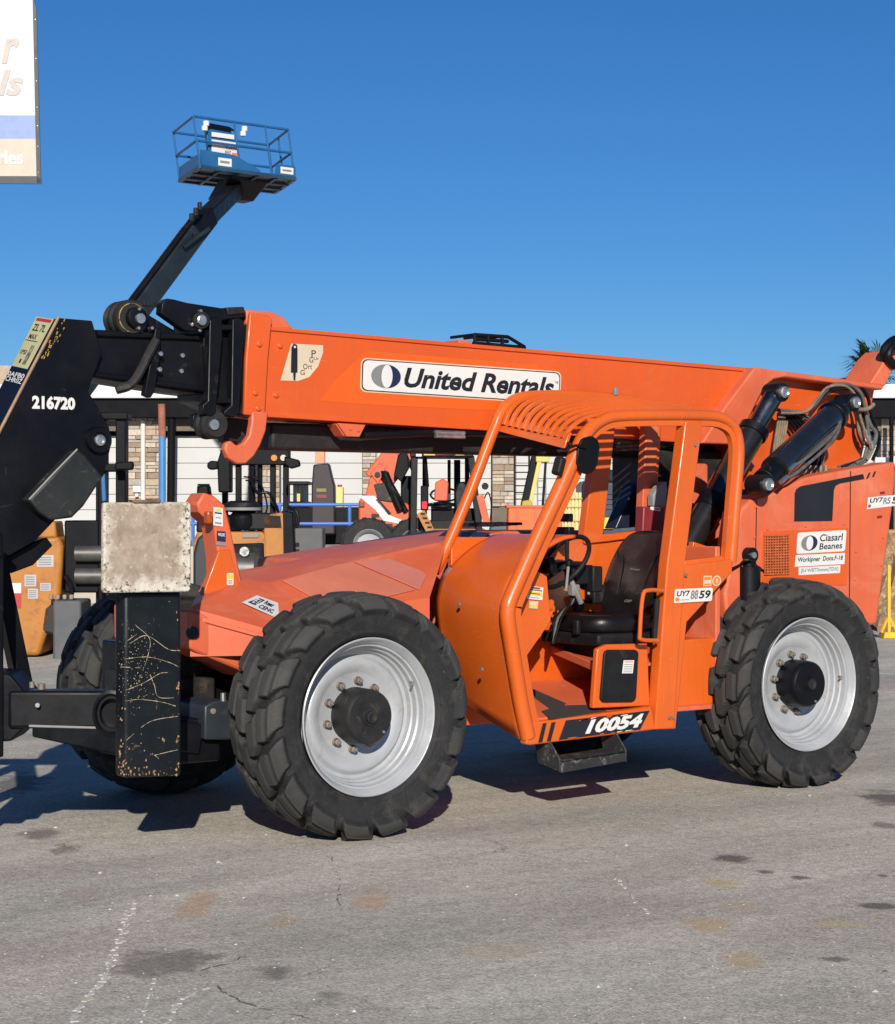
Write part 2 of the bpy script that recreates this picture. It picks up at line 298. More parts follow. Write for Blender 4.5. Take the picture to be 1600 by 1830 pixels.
# ================================================================ ground
def asphalt():
    m = bpy.data.materials.new('weathered_asphalt'); m.use_nodes = True; t = m.node_tree; N = t.nodes; L = t.links; b = N['Principled BSDF']
    g = N.new('ShaderNodeNewGeometry')
    def noise(scale, det=5, rough=0.6, vec=None, dist=0.0):
        n = N.new('ShaderNodeTexNoise'); n.inputs['Scale'].default_value = scale; n.inputs['Detail'].default_value = det; n.inputs['Roughness'].default_value = rough
        n.inputs['Distortion'].default_value = dist; L.new(vec or g.outputs['Position'], n.inputs['Vector']); return n
    def ramp(src, stops):
        r = N.new('ShaderNodeValToRGB'); e = r.color_ramp.elements
        while len(e) < len(stops): e.new(0.5)
        for k, (p, c) in enumerate(stops): e[k].position = p; e[k].color = tuple(c) + (1,) if len(c) == 3 else c
        L.new(src, r.inputs[0]); return r.outputs[0]
    def mix(f, a, bb, mode='MIX'):
        x = N.new('ShaderNodeMix'); x.data_type = 'RGBA'; x.blend_type = mode
        if isinstance(f, float): x.inputs['Factor'].default_value = f
        else: L.new(f, x.inputs['Factor'])
        L.new(a, x.inputs['A'])
        if isinstance(bb, tuple): x.inputs['B'].default_value = bb + (1,)
        else: L.new(bb, x.inputs['B'])
        return x.outputs['Result']
    # broad patches, drawn out a little by traffic
    mp = N.new('ShaderNodeMapping'); L.new(g.outputs['Position'], mp.inputs[0]); mp.inputs['Rotation'].default_value = (0, 0, YAW); mp.inputs['Scale'].default_value = (0.35, 1.0, 1.0)
    c = ramp(noise(0.9, 6, 0.62, mp.outputs[0], 0.3).outputs['Fac'], [(0.30, (0.385, 0.365, 0.32)), (0.5, (0.505, 0.48, 0.42)), (0.70, (0.61, 0.58, 0.51))])
    tint = ramp(noise(0.55, 4, 0.55, mp.outputs[0]).outputs['Color'], [(0.32, (0.90, 0.96, 0.92)), (0.5, (1.0, 0.97, 0.93)), (0.68, (1.07, 0.97, 1.0))])
    c = mix(1.0, c, tint, 'MULTIPLY')
    fine = noise(14, 6, 0.7).outputs['Fac']
    c = mix(1.0, c, ramp(fine, [(0.3, (0.82, 0.82, 0.82)), (0.7, (1.13, 1.13, 1.12))]), 'MULTIPLY')
    v = N.new('ShaderNodeTexVoronoi'); v.inputs['Scale'].default_value = 95; L.new(g.outputs['Position'], v.inputs['Vector'])
    c = mix(1.0, c, ramp(v.outputs['Color'], [(0.12, (0.70, 0.70, 0.71)), (0.5, (1.0, 1.0, 1.0)), (0.92, (1.24, 1.23, 1.21))]), 'MULTIPLY')
    v2 = N.new('ShaderNodeTexVoronoi'); v2.inputs['Scale'].default_value = 38; L.new(g.outputs['Position'], v2.inputs['Vector'])
    c = mix(ramp(v2.outputs['Color'], [(0.90, (0, 0, 0)), (0.97, (0.75, 0.75, 0.75))]), c, (0.50, 0.48, 0.44))
    c = mix(ramp(noise(60, 3).outputs['Fac'], [(0.66, (0, 0, 0)), (0.74, (0.6, 0.6, 0.6))]), c, (0.10, 0.095, 0.09))
    c = mix(1.0, c, ramp(noise(2.6, 6, 0.65, mp.outputs[0], 0.8).outputs['Fac'], [(0.32, (0.84, 0.84, 0.85)), (0.55, (1.0, 1.0, 1.0)), (0.72, (1.08, 1.07, 1.05))]), 'MULTIPLY')
    # hairline cracking in patches
    wn = N.new('ShaderNodeVectorMath'); wn.operation = 'MULTIPLY_ADD'; L.new(noise(1.8, 4).outputs['Color'], wn.inputs[0]); wn.inputs[1].default_value = (0.5, 0.5, 0); L.new(g.outputs['Position'], wn.inputs[2])
    v3 = N.new('ShaderNodeTexVoronoi'); v3.feature = 'DISTANCE_TO_EDGE'; v3.inputs['Scale'].default_value = 0.9; L.new(wn.outputs[0], v3.inputs['Vector'])
    ck = ramp(v3.outputs['Distance'], [(0.0, (1, 1, 1)), (0.006, (0, 0, 0))]); msk = ramp(noise(0.7, 3).outputs['Fac'], [(0.50, (0, 0, 0)), (0.60, (0.55, 0.55, 0.55))])
    cm = N.new('ShaderNodeMath'); cm.operation = 'MULTIPLY'; L.new(ck, cm.inputs[0]); L.new(msk, cm.inputs[1])
    c = mix(cm.outputs[0], c, (0.14, 0.125, 0.11))
    # oil and rust spots
    nd = noise(5.5, 6, 0.65); nd2 = noise(30, 4)
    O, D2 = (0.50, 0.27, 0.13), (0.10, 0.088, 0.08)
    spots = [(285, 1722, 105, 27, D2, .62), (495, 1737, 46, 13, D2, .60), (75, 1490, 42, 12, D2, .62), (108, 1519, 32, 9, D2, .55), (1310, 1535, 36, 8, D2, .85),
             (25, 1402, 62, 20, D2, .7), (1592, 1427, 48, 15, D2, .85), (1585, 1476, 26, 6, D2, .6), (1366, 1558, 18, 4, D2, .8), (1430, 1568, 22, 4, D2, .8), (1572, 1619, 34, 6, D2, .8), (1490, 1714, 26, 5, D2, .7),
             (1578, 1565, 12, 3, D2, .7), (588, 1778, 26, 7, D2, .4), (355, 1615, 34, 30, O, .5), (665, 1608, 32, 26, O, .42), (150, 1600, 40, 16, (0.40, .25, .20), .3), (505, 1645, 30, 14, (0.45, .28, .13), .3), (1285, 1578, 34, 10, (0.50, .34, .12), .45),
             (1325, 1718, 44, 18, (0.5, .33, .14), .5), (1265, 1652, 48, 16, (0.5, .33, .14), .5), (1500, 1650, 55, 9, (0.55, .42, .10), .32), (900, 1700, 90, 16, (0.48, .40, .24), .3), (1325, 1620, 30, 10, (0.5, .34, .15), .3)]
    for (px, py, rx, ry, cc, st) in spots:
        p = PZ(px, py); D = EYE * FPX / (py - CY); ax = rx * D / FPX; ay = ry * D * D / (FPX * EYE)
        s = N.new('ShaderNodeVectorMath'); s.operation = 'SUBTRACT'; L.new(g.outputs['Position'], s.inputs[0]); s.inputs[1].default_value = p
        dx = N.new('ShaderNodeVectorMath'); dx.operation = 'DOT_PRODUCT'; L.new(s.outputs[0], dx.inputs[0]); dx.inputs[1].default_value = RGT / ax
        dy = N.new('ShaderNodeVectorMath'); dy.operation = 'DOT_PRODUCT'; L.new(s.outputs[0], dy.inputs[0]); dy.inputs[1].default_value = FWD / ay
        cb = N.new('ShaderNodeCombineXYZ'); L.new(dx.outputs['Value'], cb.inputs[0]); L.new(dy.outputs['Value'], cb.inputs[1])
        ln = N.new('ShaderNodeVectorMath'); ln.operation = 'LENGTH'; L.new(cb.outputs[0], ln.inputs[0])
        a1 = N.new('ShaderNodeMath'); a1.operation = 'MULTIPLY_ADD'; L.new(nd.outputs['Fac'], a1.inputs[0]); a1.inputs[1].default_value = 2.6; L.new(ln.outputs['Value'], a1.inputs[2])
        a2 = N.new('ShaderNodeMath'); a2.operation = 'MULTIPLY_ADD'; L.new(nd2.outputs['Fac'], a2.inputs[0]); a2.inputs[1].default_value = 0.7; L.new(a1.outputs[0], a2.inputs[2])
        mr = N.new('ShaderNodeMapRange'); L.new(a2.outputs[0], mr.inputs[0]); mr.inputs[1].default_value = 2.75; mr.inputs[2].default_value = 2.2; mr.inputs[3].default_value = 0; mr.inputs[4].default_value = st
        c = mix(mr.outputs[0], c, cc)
    L.new(c, b.inputs['Base Color']); b.inputs['Roughness'].default_value = 0.9; b.inputs['Specular IOR Level'].default_value = 0.25
    bp = N.new('ShaderNodeBump'); bp.inputs['Strength'].default_value = 0.55; bp.inputs['Distance'].default_value = 0.006
    ad = N.new('ShaderNodeMath'); ad.operation = 'MULTIPLY_ADD'; L.new(v.outputs['Distance'], ad.inputs[0]); ad.inputs[1].default_value = 0.7; L.new(fine, ad.inputs[2])
    L.new(ad.outputs[0], bp.inputs['Height']); L.new(bp.outputs[0], b.inputs['Normal'])
    return m
M_asph = asphalt()
gm = MB(); gm.add([(-1500, -1500, 0), (2500, -1500, 0), (2500, 2500, 0), (-1500, 2500, 0)], [(0, 1, 2, 3)])
ground = structure(gm.build('ground', M_asph, smooth=0))
M_flake = mat('pale_crack_filler', (0.56, 0.53, 0.47), 0.9, var=0.2, vs=30)
M_crk = mat('dark_crack', (0.11, 0.10, 0.09), 0.95, var=0.3, vs=30)
def crack(name, pxs, wd, m, gap=0.3, seed=1, z=0.004):
    rn = random.Random(seed); pts = spline([PZ(a, b) for a, b in pxs], 4); b = MB(); fine = []
    for i in range(len(pts) - 1):
        k = max(1, int((pts[i + 1] - pts[i]).length / 0.025))
        for j in range(k): fine.append(pts[i].lerp(pts[i + 1], j / k) + V((rn.uniform(-1, 1), rn.uniform(-1, 1), 0)) * 0.011)
    for i in range(len(fine) - 1):
        if rn.random() < gap: continue
        d = (fine[i + 1] - fine[i]).normalized(); n = V((-d.y, d.x, 0)); w0, w1 = [wd * rn.uniform(0.25, 1.0) for _ in (0, 1)]
        b.prism([fine[i] + n * w0 + V((0, 0, z)), fine[i] - n * w0 * rn.random() + V((0, 0, z)), fine[i + 1] - n * w1 + V((0, 0, z)), fine[i + 1] + n * w1 * rn.random() + V((0, 0, z))], (0, 0, -0.003))
    return b.build(name, m, ground, smooth=0)
crack('crack_filler', [(243, 1612), (228, 1640), (214, 1685), (196, 1722), (186, 1752), (158, 1782), (140, 1810), (132, 1832)], 0.021, M_flake, 0.25, 1)
crack('crack_filler', [(278, 1745), (270, 1775), (258, 1810), (252, 1835)], 0.010, M_flake, 0.5, 2)
crack('crack_filler', [(300, 1832), (312, 1800), (342, 1778), (388, 1765)], 0.012, M_flake, 0.4, 3)
crack('crack_filler', [(1098, 1568), (1120, 1592), (1140, 1618), (1168, 1640)], 0.012, M_flake, 0.5, 4)
crack('crack', [(360, 1736), (420, 1718), (440, 1708)], 0.006, M_crk, 0.3, 5, 0.0035)
crack('crack', [(388, 1765), (440, 1795), (500, 1810), (575, 1826)], 0.006, M_crk, 0.25, 6, 0.0035)
crack('crack', [(594, 1530), (604, 1570), (606, 1610), (616, 1630)], 0.003, M_crk, 0.55, 7, 0.0035)
# loose grit and flakes
gb = MB(); rn = random.Random(4); mats_g = [M_flake, M_crk, M_grey]
for k in range(900):
    px, py = rn.uniform(-60, 1660), 1330 + 520 * rn.random() ** 0.8
    p = PZ(px, py); r = rn.uniform(0.003, 0.007) if k > 45 else rn.uniform(0.008, 0.016)
    a = rn.random() * 6.28; gb.mi = rn.choice((0, 0, 1, 2)); sq = rn.uniform(0.4, 0.9)
    vs = [p + V((r * math.cos(a + t), r * math.sin(a + t) * sq, 0.0005)) for t in (0, 1.3, 2.6, 3.7, 5.0)] + [p + V((0, 0, r * 0.55))]
    gb.add(vs, [(0, 1, 5), (1, 2, 5), (2, 3, 5), (3, 4, 5), (4, 0, 5)])
go = gb.build('loose_grit', mats_g, smooth=0); go['kind'] = 'stuff'; go['label'] = 'loose grit and pale flakes scattered over the asphalt'
# painted lines far back
M_line = mat('worn_white_paint', (0.62, 0.62, 0.60), 0.8, var=0.15, dirt=[((0.34, 0.32, 0.30), 0.55, 0.75, 9, 0.5)])
def line(a, b, wd):
    mb = MB(); a = PZ(*a); b_ = PZ(*b); d = (b_ - a).normalized(); n = V((-d.y, d.x, 0)) * wd / 2; z = V((0, 0, .004))
    mb.add([a + n + z, a - n + z, b_ - n + z, b_ + n + z], [(0, 1, 2, 3)]); return mb.build('painted_line', M_line, ground, smooth=0)
line((70, 1164), (160, 1160), 0.14); line((70, 1136), (160, 1133), 0.14); line((1500, 1203), (1720, 1209), 0.12)

# ================================================================ warehouse behind, parallel to the picture
RZ = -YAW
class BG:
    """local frame of a thing standing at depth d: X to the right, Y away, Z up, metres"""
    def __init__(s, px0, d, z0=0.0): s.px0, s.d, s.z0 = px0, d, z0; p = PD(px0, CY, d); s.loc = (p.x, p.y, z0)
    def x(s, px): return (px - s.px0) * s.d / FPX
    def z(s, py): return EYE - (py - CY) * s.d / FPX - s.z0
    def poly(s, pxs, y=0.0): return [V((s.x(a), y, s.z(b))) for a, b in pxs]
M_stone = [mat('ledge_stone_%s' % n, c, 0.9, var=0.2, vs=14, bump=0.4, bs=20) for n, c in (('tan', (0.42, 0.33, 0.24)), ('grey', (0.36, 0.32, 0.275)), ('brown', (0.28, 0.21, 0.15)), ('pale', (0.50, 0.43, 0.34)))]
M_mort = mat('stone_backing', (0.15, 0.12, 0.09), 0.95, var=0.2)
M_door = mat('white_door_panel', (0.50, 0.50, 0.485), 0.6, var=0.05, vs=2, dirt=[((0.6, 0.57, 0.52), 0.6, 0.9, 2, 0.5)])
M_fascia = mat('white_fascia', (0.64, 0.64, 0.64), 0.5, var=0.04)
M_canopy = mat('black_canopy', (0.005, 0.005, 0.007), 0.7, var=0.2, spec=0.12)
M_conc = mat('dock_concrete', (0.42, 0.38, 0.32), 0.9, var=0.15, vs=1.5, bump=0.2, bs=30)
M_wallw = mat('cream_wall', (0.62, 0.60, 0.55), 0.8, var=0.06)
g = BG(800, 45.0); DOCK = 1.1
wh = root('warehouse', 'long warehouse with white dock doors, stone pillars and black canopy behind the machines', 'building', g.loc, RZ)
X0, X1 = g.x(-260), g.x(1900)
MB().bx(X0, X1, 0.5, 9, 0, g.z(692)).build('wall', M_wallw, wh)
MB().bx(X0, X1, -0.45, 0.5, g.z(748), g.z(712)).build('canopy', M_canopy, wh, 0.02)
MB().bx(X0, X1, -0.57, -0.45, g.z(714), g.z(689)).build('fascia', M_fascia, wh, 0.02)
MB().bx(X0, X1, -0.02, 0.5, g.z(770), g.z(748)).build('lintel', M_mort, wh)
MB().bx(X0, g.x(135), -0.3, 0.5, g.z(689), g.z(655)).build('parapet', M_stone[0], wh)
stone_me = {}
def stone(x0, x1, z0, z1, y, k):
    b = MB(); cx, cz = (x0 + x1) / 2, (z0 + z1) / 2; hx, hz = (x1 - x0) / 2 - 0.008, (z1 - z0) / 2 - 0.006
    dp = random.uniform(0.03, 0.09); b.prism([V((x0 + .008, y, z0 + .006)), V((x1 - .008, y, z0 + .006)), V((x1 - .008, y, z1 - .006)), V((x0 + .008, y, z1 - .006))], (0, -dp, 0))
    return b.build('stone', M_stone[k], wh, smooth=0)
pillars = [(229, 292), (443, 500), (648, 672), (880, 922), (1108, 1160), (1340, 1390), (1574, 1640)]
vis = [(750, 900), (780, 900), (780, 905), (790, 905), (810, 905), None, (740, 830)]
for (a, b_), vv in zip(pillars, vis):
    MB().bx(g.x(a), g.x(b_), 0.0, 0.5, 0, g.z(770)).build('pillar', M_mort, wh)
    if not vv: continue
    z = g.z(vv[1])
    while z < min(g.z(vv[0]), g.z(749)):
        h = random.choice((0.08, 0.11, 0.15)); x = g.x(a)
        while x < g.x(b_) - 0.02:
            ww = random.choice((0.18, 0.27, 0.38)); xe = min(x + ww, g.x(b_))
            if g.x(b_) - xe < 0.12: xe = g.x(b_)
            stone(x, xe, z, z + h, 0.0 if z < g.z(771) else -0.02, random.randrange(4)); x = xe
        z += h
spans = [(-190, 229), (292, 443), (500, 648), (672, 880), (922, 1108), (1160, 1340), (1390, 1574)]
for i, (a, b_) in enumerate(spans):
    zt, n = g.z(771), 7; zb = DOCK
    d = MB().bx(g.x(a), g.x(b_), 0.40, 0.5, zb, zt).build('dock_door', M_door, wh, smooth=0)
    hh = (zt - zb) / n
    for k in range(n):
        MB().bx(g.x(a) + .02, g.x(b_) - .02, 0.33, 0.40, zb + k * hh + 0.005, zb + (k + 1) * hh - 0.005).build('panel', M_door, d, 0.008)
    MB().bx(g.x(a), g.x(b_), 0.24, 0.32, zt - 0.09, zt).build('door_head', M_canopy, wh)
MB().tube([(g.x(257), -0.1, DOCK), (g.x(257), -0.1, g.z(752))], 0.055).build('downpipe', M_wallw, wh)
MB().bx(g.x(239), g.x(253), -0.14, -0.1, g.z(880), g.z(868)).build('meter_box', M_fascia, wh, 0.01)
MB().bx(g.x(243), g.x(249), -0.14, -0.1, g.z(888), g.z(882)).build('meter_box', M_fascia, wh, 0.01)
MB().tube([(g.x(308), -0.3, DOCK), (g.x(310), -0.3, g.z(748))], 0.09).build('canopy_post', M_canopy, wh)
# the right end of the warehouse: pale bands below its canopy
MB().bx(g.x(1560), g.x(1900), -0.3, 0.0, g.z(832), g.z(818)).build('wall_band', M_fascia, wh)
MB().bx(g.x(1575), g.x(1900), -0.35, -0.02, g.z(733), g.z(717)).build('sign_band', M_fascia, wh)
MB().tube([(g.x(1583), -0.6, 0), (g.x(1583), -0.6, g.z(748))], 0.05).build('canopy_post', M_canopy, wh)
dk = MB().bx(X0, X1, -7.0, 0.39, 0, DOCK).build('loading_dock', M_conc, smooth=0)
dk.location = g.loc; dk.rotation_euler = (0, 0, RZ); structure(dk)
# lower ramp in front of the dock where the far machines are parked
RAMP = 0.7
g2 = BG(800, 37.0)
rp = MB().bx(g2.x(628), g2.x(1250), -6.5, 0.9, 0, RAMP).build('ramp', M_conc, smooth=0); rp.location = g2.loc; rp.rotation_euler = (0, 0, RZ); structure(rp)

# ---------------------------------------------------------------- blue safety railing on the dock edge
M_blue = mat('blue_rail_paint', (0.045, 0.15, 0.46), 0.45, var=0.12)
def railing(px0, px1, posts, label, d=38.4):
    q = BG((px0 + px1) / 2, d, DOCK); r = root('safety_railing', label, 'railing', q.loc, RZ, 'blue railings on the loading dock')
    for py in (902, 936): MB().tube([(q.x(px0), 0, q.z(py)), (q.x(px1), 0, q.z(py))], 0.035, 10).build('rail', M_blue, r)
    for p in posts: MB().tube([(q.x(p), 0, 0), (q.x(p), 0, q.z(902))], 0.035, 10).build('post', M_blue, r)
railing(335, 652, (345, 500, 625), 'blue safety railing behind the forklift with the propane tank')
railing(985, 1120, (990, 1100), 'blue safety railing seen past the yellow mast through the cab')
# ================================================================ TELEHANDLER
T = root('telehandler', 'large orange telehandler with open cab, black boom head and United Rentals board on its boom', 'telehandler', (1.7, 1.3, 0), 0, world=True)
def part(mb, name, m, parent=None, bevel=0, smooth=None, seg=2): return mb.build(name, m, parent or T, bevel, smooth, seg)

# ---------------------------------------------------------------- wheels
WR = 0.672
def tyre_mesh(name, N, lug_h, skew, hw, zig, seed, NA=800):
    half = [(-0.158, 0.424), (-0.185, 0.436), (-0.203, 0.468), (-0.213, 0.510), (-0.215, 0.548), (-0.209, 0.585), (-0.197, 0.602), (-0.176, 0.614), (-0.14, 0.621), (-0.09, 0.626), (-0.045, 0.628), (0, 0.629)]
    prof = [(p.x, p.y) for p in spline([V((a, b, 0)) for a, b in half], 5)]
    full = prof + [(-a, b) for a, b in reversed(prof[:-1])]
    arc = [0.0]
    for i in range(1, len(full)): arc.append(arc[-1] + math.dist(full[i], full[i - 1]))
    mid = arc[-1] / 2
    i_sh = min(range(len(prof)), key=lambda i: abs(prof[i][1] - 0.575)); span = mid - arc[i_sh]
    rn = random.Random(seed); vs = []; wr = []
    wear = [rn.uniform(0.8, 1.1) for _ in range(N * 2)]; off = [rn.uniform(-0.03, 0.03) for _ in range(N * 2)]
    ss = lambda e0, e1, x: (lambda t: t * t * (3 - 2 * t))(min(1, max(0, (x - e0) / (e1 - e0))))
    K = len(full)
    for a in range(NA):
        th = 2 * math.pi * a / NA; ct, st = math.cos(th), math.sin(th)
        for i, (y, r) in enumerate(full):
            j0, j1 = max(0, i - 1), min(K - 1, i + 1); tx, ty = full[j1][0] - full[j0][0], full[j1][1] - full[j0][1]; ll = math.hypot(tx, ty)
            ny, nr = -ty / ll, tx / ll
            if nr < 0 and abs(y) < 0.17: ny, nr = -ny, -nr
            u = abs(arc[i] - mid) / span; sgn = 0 if y < 0 else 1; h = 0.0
            if u < 1.15:
                f = th / (2 * math.pi) * N + 0.5 * sgn + skew * u + zig * (abs((u * 2.1) % 1 - 0.5) - 0.25)
                kk = int(math.floor(f + 0.5)); d = f - kk + off[(kk % N) * 2 + sgn]
                m = ss(hw, hw - 0.075, abs(d)) * ss(1.10, 0.97, u) * (ss(-0.02, 0.06, u) if True else 1)
                sipe = 1 - 0.32 * (ss(0.055, 0.0, abs(u - 0.42)) + ss(0.05, 0.0, abs(u - 0.72)))
                h = lug_h * m * sipe * wear[(kk % N) * 2 + sgn]
            elif 1.25 < u: h = 0.0
            wr.append(max(0.0, min(1.0, (h / lug_h - 0.7) / 0.25)) * (0.4 + 0.6 * wear[(int(th * 3) * 7) % (2 * N)] ** 4) if u < 1.0 else 0.0)
            rr = r + nr * h; yy = y + ny * h * (0.75 if u > 0.8 else 1)
            ripple = 0.004 if abs(arc[i] - 0.055) < 0.006 or abs(arc[-1] - arc[i] - 0.055) < 0.006 else 0
            vs.append((rr * ct, yy - (ripple if y < 0 else -ripple), rr * st))
    fs = [(a * K + i, a * K + i + 1, ((a + 1) % NA) * K + i + 1, ((a + 1) % NA) * K + i) for a in range(NA) for i in range(K - 1)]
    b = MB(); b.add(vs, fs); b.wear = wr; return b
def make_wheel(name, mb, ref):
    rim = MB().lathe([(-0.178, 0.424), (-0.196, 0.430), (-0.200, 0.424), (-0.194, 0.416), (-0.178, 0.411), (-0.168, 0.398), (-0.150, 0.392), (-0.148, 0.382), (-0.118, 0.376), (-0.112, 0.366), (-0.080, 0.362),
                      (-0.074, 0.352), (-0.046, 0.346), (-0.040, 0.330), (-0.044, 0.322), (-0.060, 0.312), (-0.066, 0.296), (-0.062, 0.268), (-0.046, 0.236), (-0.040, 0.226), (-0.040, 0.10)], n=96)
    rim.lathe([(0.19, 0.424), (0.19, 0.40), (0.0, 0.36), (-0.03, 0.335)], n=64)
    w_ = part(rim, 'wheel', M_rim, smooth=40)
    ty = mb.build('tyre', M_rubber, w_, smooth=45); ty.data.attributes.new('wear', 'FLOAT', 'POINT').data.foreach_set('value', mb.wear)
    MB().lathe([(0.10, 0.145), (-0.03, 0.152), (-0.05, 0.152), (-0.155, 0.150), (-0.186, 0.146), (-0.197, 0.136), (-0.199, 0.10), (-0.199, 0.052), (-0.206, 0.048), (-0.206, 0.0005)], n=48).build('hub', M_dark if ref else M_blk, w_, smooth=35)
    c = MB().lathe([(-0.199, 0.036), (-0.219, 0.034), (-0.221, 0.026), (-0.216, 0.012), (-0.214, 0.0005)], n=20); c.build('hub_plug', M_dark, w_)
    nut = None
    for k in range(10):
        an = 2 * math.pi * (k + 0.35) / 10
        if nut is None:
            nb = MB().lathe([(-0.038, 0.023), (-0.052, 0.023), (-0.054, 0.021)], n=16); nb.lathe([(-0.05, 0.0185), (-0.072, 0.0185), (-0.074, 0.014), (-0.074, 0.0005)], n=6); nb.lathe([(-0.07, 0.011), (-0.086, 0.011), (-0.088, 0.0005)], n=12)
            nut = nb.build('lug_nut', M_nut, w_, smooth=30); o = nut
        else:
            o = nut.copy(); col.objects.link(o); o.parent = w_
        o.location = (0.187 * math.cos(an), 0, 0.187 * math.sin(an)); o.rotation_euler = (0, an, 0)
    MB().tube([(0.33, -0.10, 0.17), (0.318, -0.14, 0.16), (0.30, -0.15, 0.15)], 0.008, 8).build('valve_stem', M_nut, w_)
    MB().lathe([(-0.198, 0.009), (-0.204, 0.008), (-0.205, 0.0005)], c=(0.085, 0, -0.085), n=10).build('hub_bolt', M_bright, w_)
    return w_
def set_wheel(o, x, y, flip=False, spin=0.0):
    o.location = (x, y, WR - 0.008); o.rotation_mode = 'ZXY'
    o.rotation_euler = (0, spin, math.pi if flip else 0)
w1 = make_wheel('front', tyre_mesh('a', 17, 0.046, 0.75, 0.42, 0.30, 3), True); set_wheel(w1, 0.0, 0.215)
w2 = make_wheel('rear', tyre_mesh('b', 17, 0.050, 0.85, 0.41, 0.55, 8), False); set_wheel(w2, 3.40, 0.215, spin=0.4)
w3 = dup(w1, T); w3.matrix_parent_inverse = w1.matrix_parent_inverse.copy(); set_wheel(w3, 0.0, 2.37, True, 0.3)
w4 = dup(w2, T); w4.matrix_parent_inverse = w2.matrix_parent_inverse.copy(); set_wheel(w4, 3.40, 2.37, True, 1.3)

# ---------------------------------------------------------------- chassis
c = MB().bx(-0.72, 4.3, 1.02, 1.80, 0.50, 1.02); part(c, 'chassis_frame', M_blk, bevel=0.02)
for x in (0.0, 3.4):
    a = MB(); a.cyl((x, 0.35, WR), (x, 2.25, WR), 0.12); a.lathe([(0.75, 0.1), (0.9, 0.23), (1.3, 0.27), (1.7, 0.23), (1.85, 0.1)], c=(x, 0, WR), n=28, capped=True); a.bx(x - .14, x + .14, 0.42, 0.56, WR - .2, WR + .2)
    part(a, 'axle', M_dark)
c = MB(); c.bx(-0.35, -0.15, 0.45, 0.75, 0.55, 0.72); c.cyl((-0.30, 0.5, 0.52), (-0.30, 1.6, 0.52), 0.045); part(c, 'steering_cylinder', M_blk)
# front hood: folded faded plates rising to the cab
Y1 = 1.02
def onplane(o, n, px, py):
    r = ray(px, py); return CAM + r * ((o - CAM).dot(n) / r.dot(n))
def upn(a, b_, c):
    n = (b_ - a).cross(c - a).normalized(); return n if n.z > 0 else -n
A0, A1, A2 = P(436, 1035, Y1), P(626, 1004, Y1), P(800, 966, Y1)
N0, N1, N2 = P(340, 1086, 0.66), P(470, 1122, 0.50), P(768, 1068, 0.50)
n_main = upn(A1, A2, N2); n_front = upn(A0, N0, N1)
def HM(px, py): return onplane(A1, n_main, px, py)
def HFr(px, py): return onplane(A0, n_front, px, py)
Mm, Kk = HM(482, 1041), HM(560, 1100)
Mf = Mm
low = lambda p, z: V((p.x, p.y, z))
h = MB()
h.add([Mm, HM(626, 1004), A2, N2, Kk], [(0, 4, 3, 2, 1)])
h.add([A0, N0, N1, Kk, Mm], [(0, 1, 2), (0, 2, 4), (2, 3, 4)])
h.add([N0, N1, Kk, N2] + [low(p, 0.985) for p in (N0, N1, Kk, N2)], [(0, 1, 5, 4), (1, 2, 6, 5), (2, 3, 7, 6)])
fb = V((A0.x + 0.02, 1.5, A0.z)); h.add([A0, N0, low(N0, 0.985), low(fb, 0.985), fb], [(0, 1, 2, 3, 4)])
h.add([A0, fb, V((A2.x, 1.5, A2.z)), A2, A1, Mm], [(0, 1, 2, 3, 4, 5)])
hood = part(h, 'front_hood', M_fade, smooth=0)
def hood_sheet(name, pxs, m, t=0.006):
    return MB().prism([HM(a, b_) + n_main * 0.004 for a, b_ in pxs], n_main * t).build(name, m, hood, 0.003)
M_pale = mat('pale_hood_panel', (0.52, 0.17, 0.13), 0.42, var=0.08, vs=2, rvar=0.12)
hood_sheet('hood_panel', [(633, 1006), (697, 1001), (752, 1022), (762, 1030), (750, 1056)], M_pale)
hood_sheet('hood_panel', [(505, 1040), (600, 1012), (628, 1007), (742, 1056), (640, 1080), (560, 1070)], mat('salmon_hood_panel', (0.56, 0.17, 0.105), 0.42, var=0.10, vs=2, rvar=0.1, run=(0.48, 0.14, 0.09)))
# nose side panel with fold lines
e = MB(); e.prism([N0 + V((0, -.004, -.035)), N1 + V((0, -.004, -.035)), N1 + V((0, -.004, -.06)), N0 + V((0, -.004, -.06))], (0, -0.012, 0)); part(e, 'nose_crease', M_fade, bevel=0.004)
n_ = MB().plate([(337, 1090), (410, 1112), (470, 1150), (470, 1215), (410, 1190), (352, 1166), (338, 1158)], 0.62, 0.9); part(n_, 'nose', M_fade, bevel=0.015)
part(MB().cyl(P(344, 1131, 0.615), P(344, 1131, 0.66), 0.035, 20), 'tie_down_hole', M_dark)
c = MB(); c.cyl((-0.62, 0.95, 0.9), (-0.62, 1.55, 0.9), 0.13); c.bx(-0.75, -0.45, 0.9, 1.7, 0.62, 0.85); part(c, 'front_crossmember', M_dark, bevel=0.02)
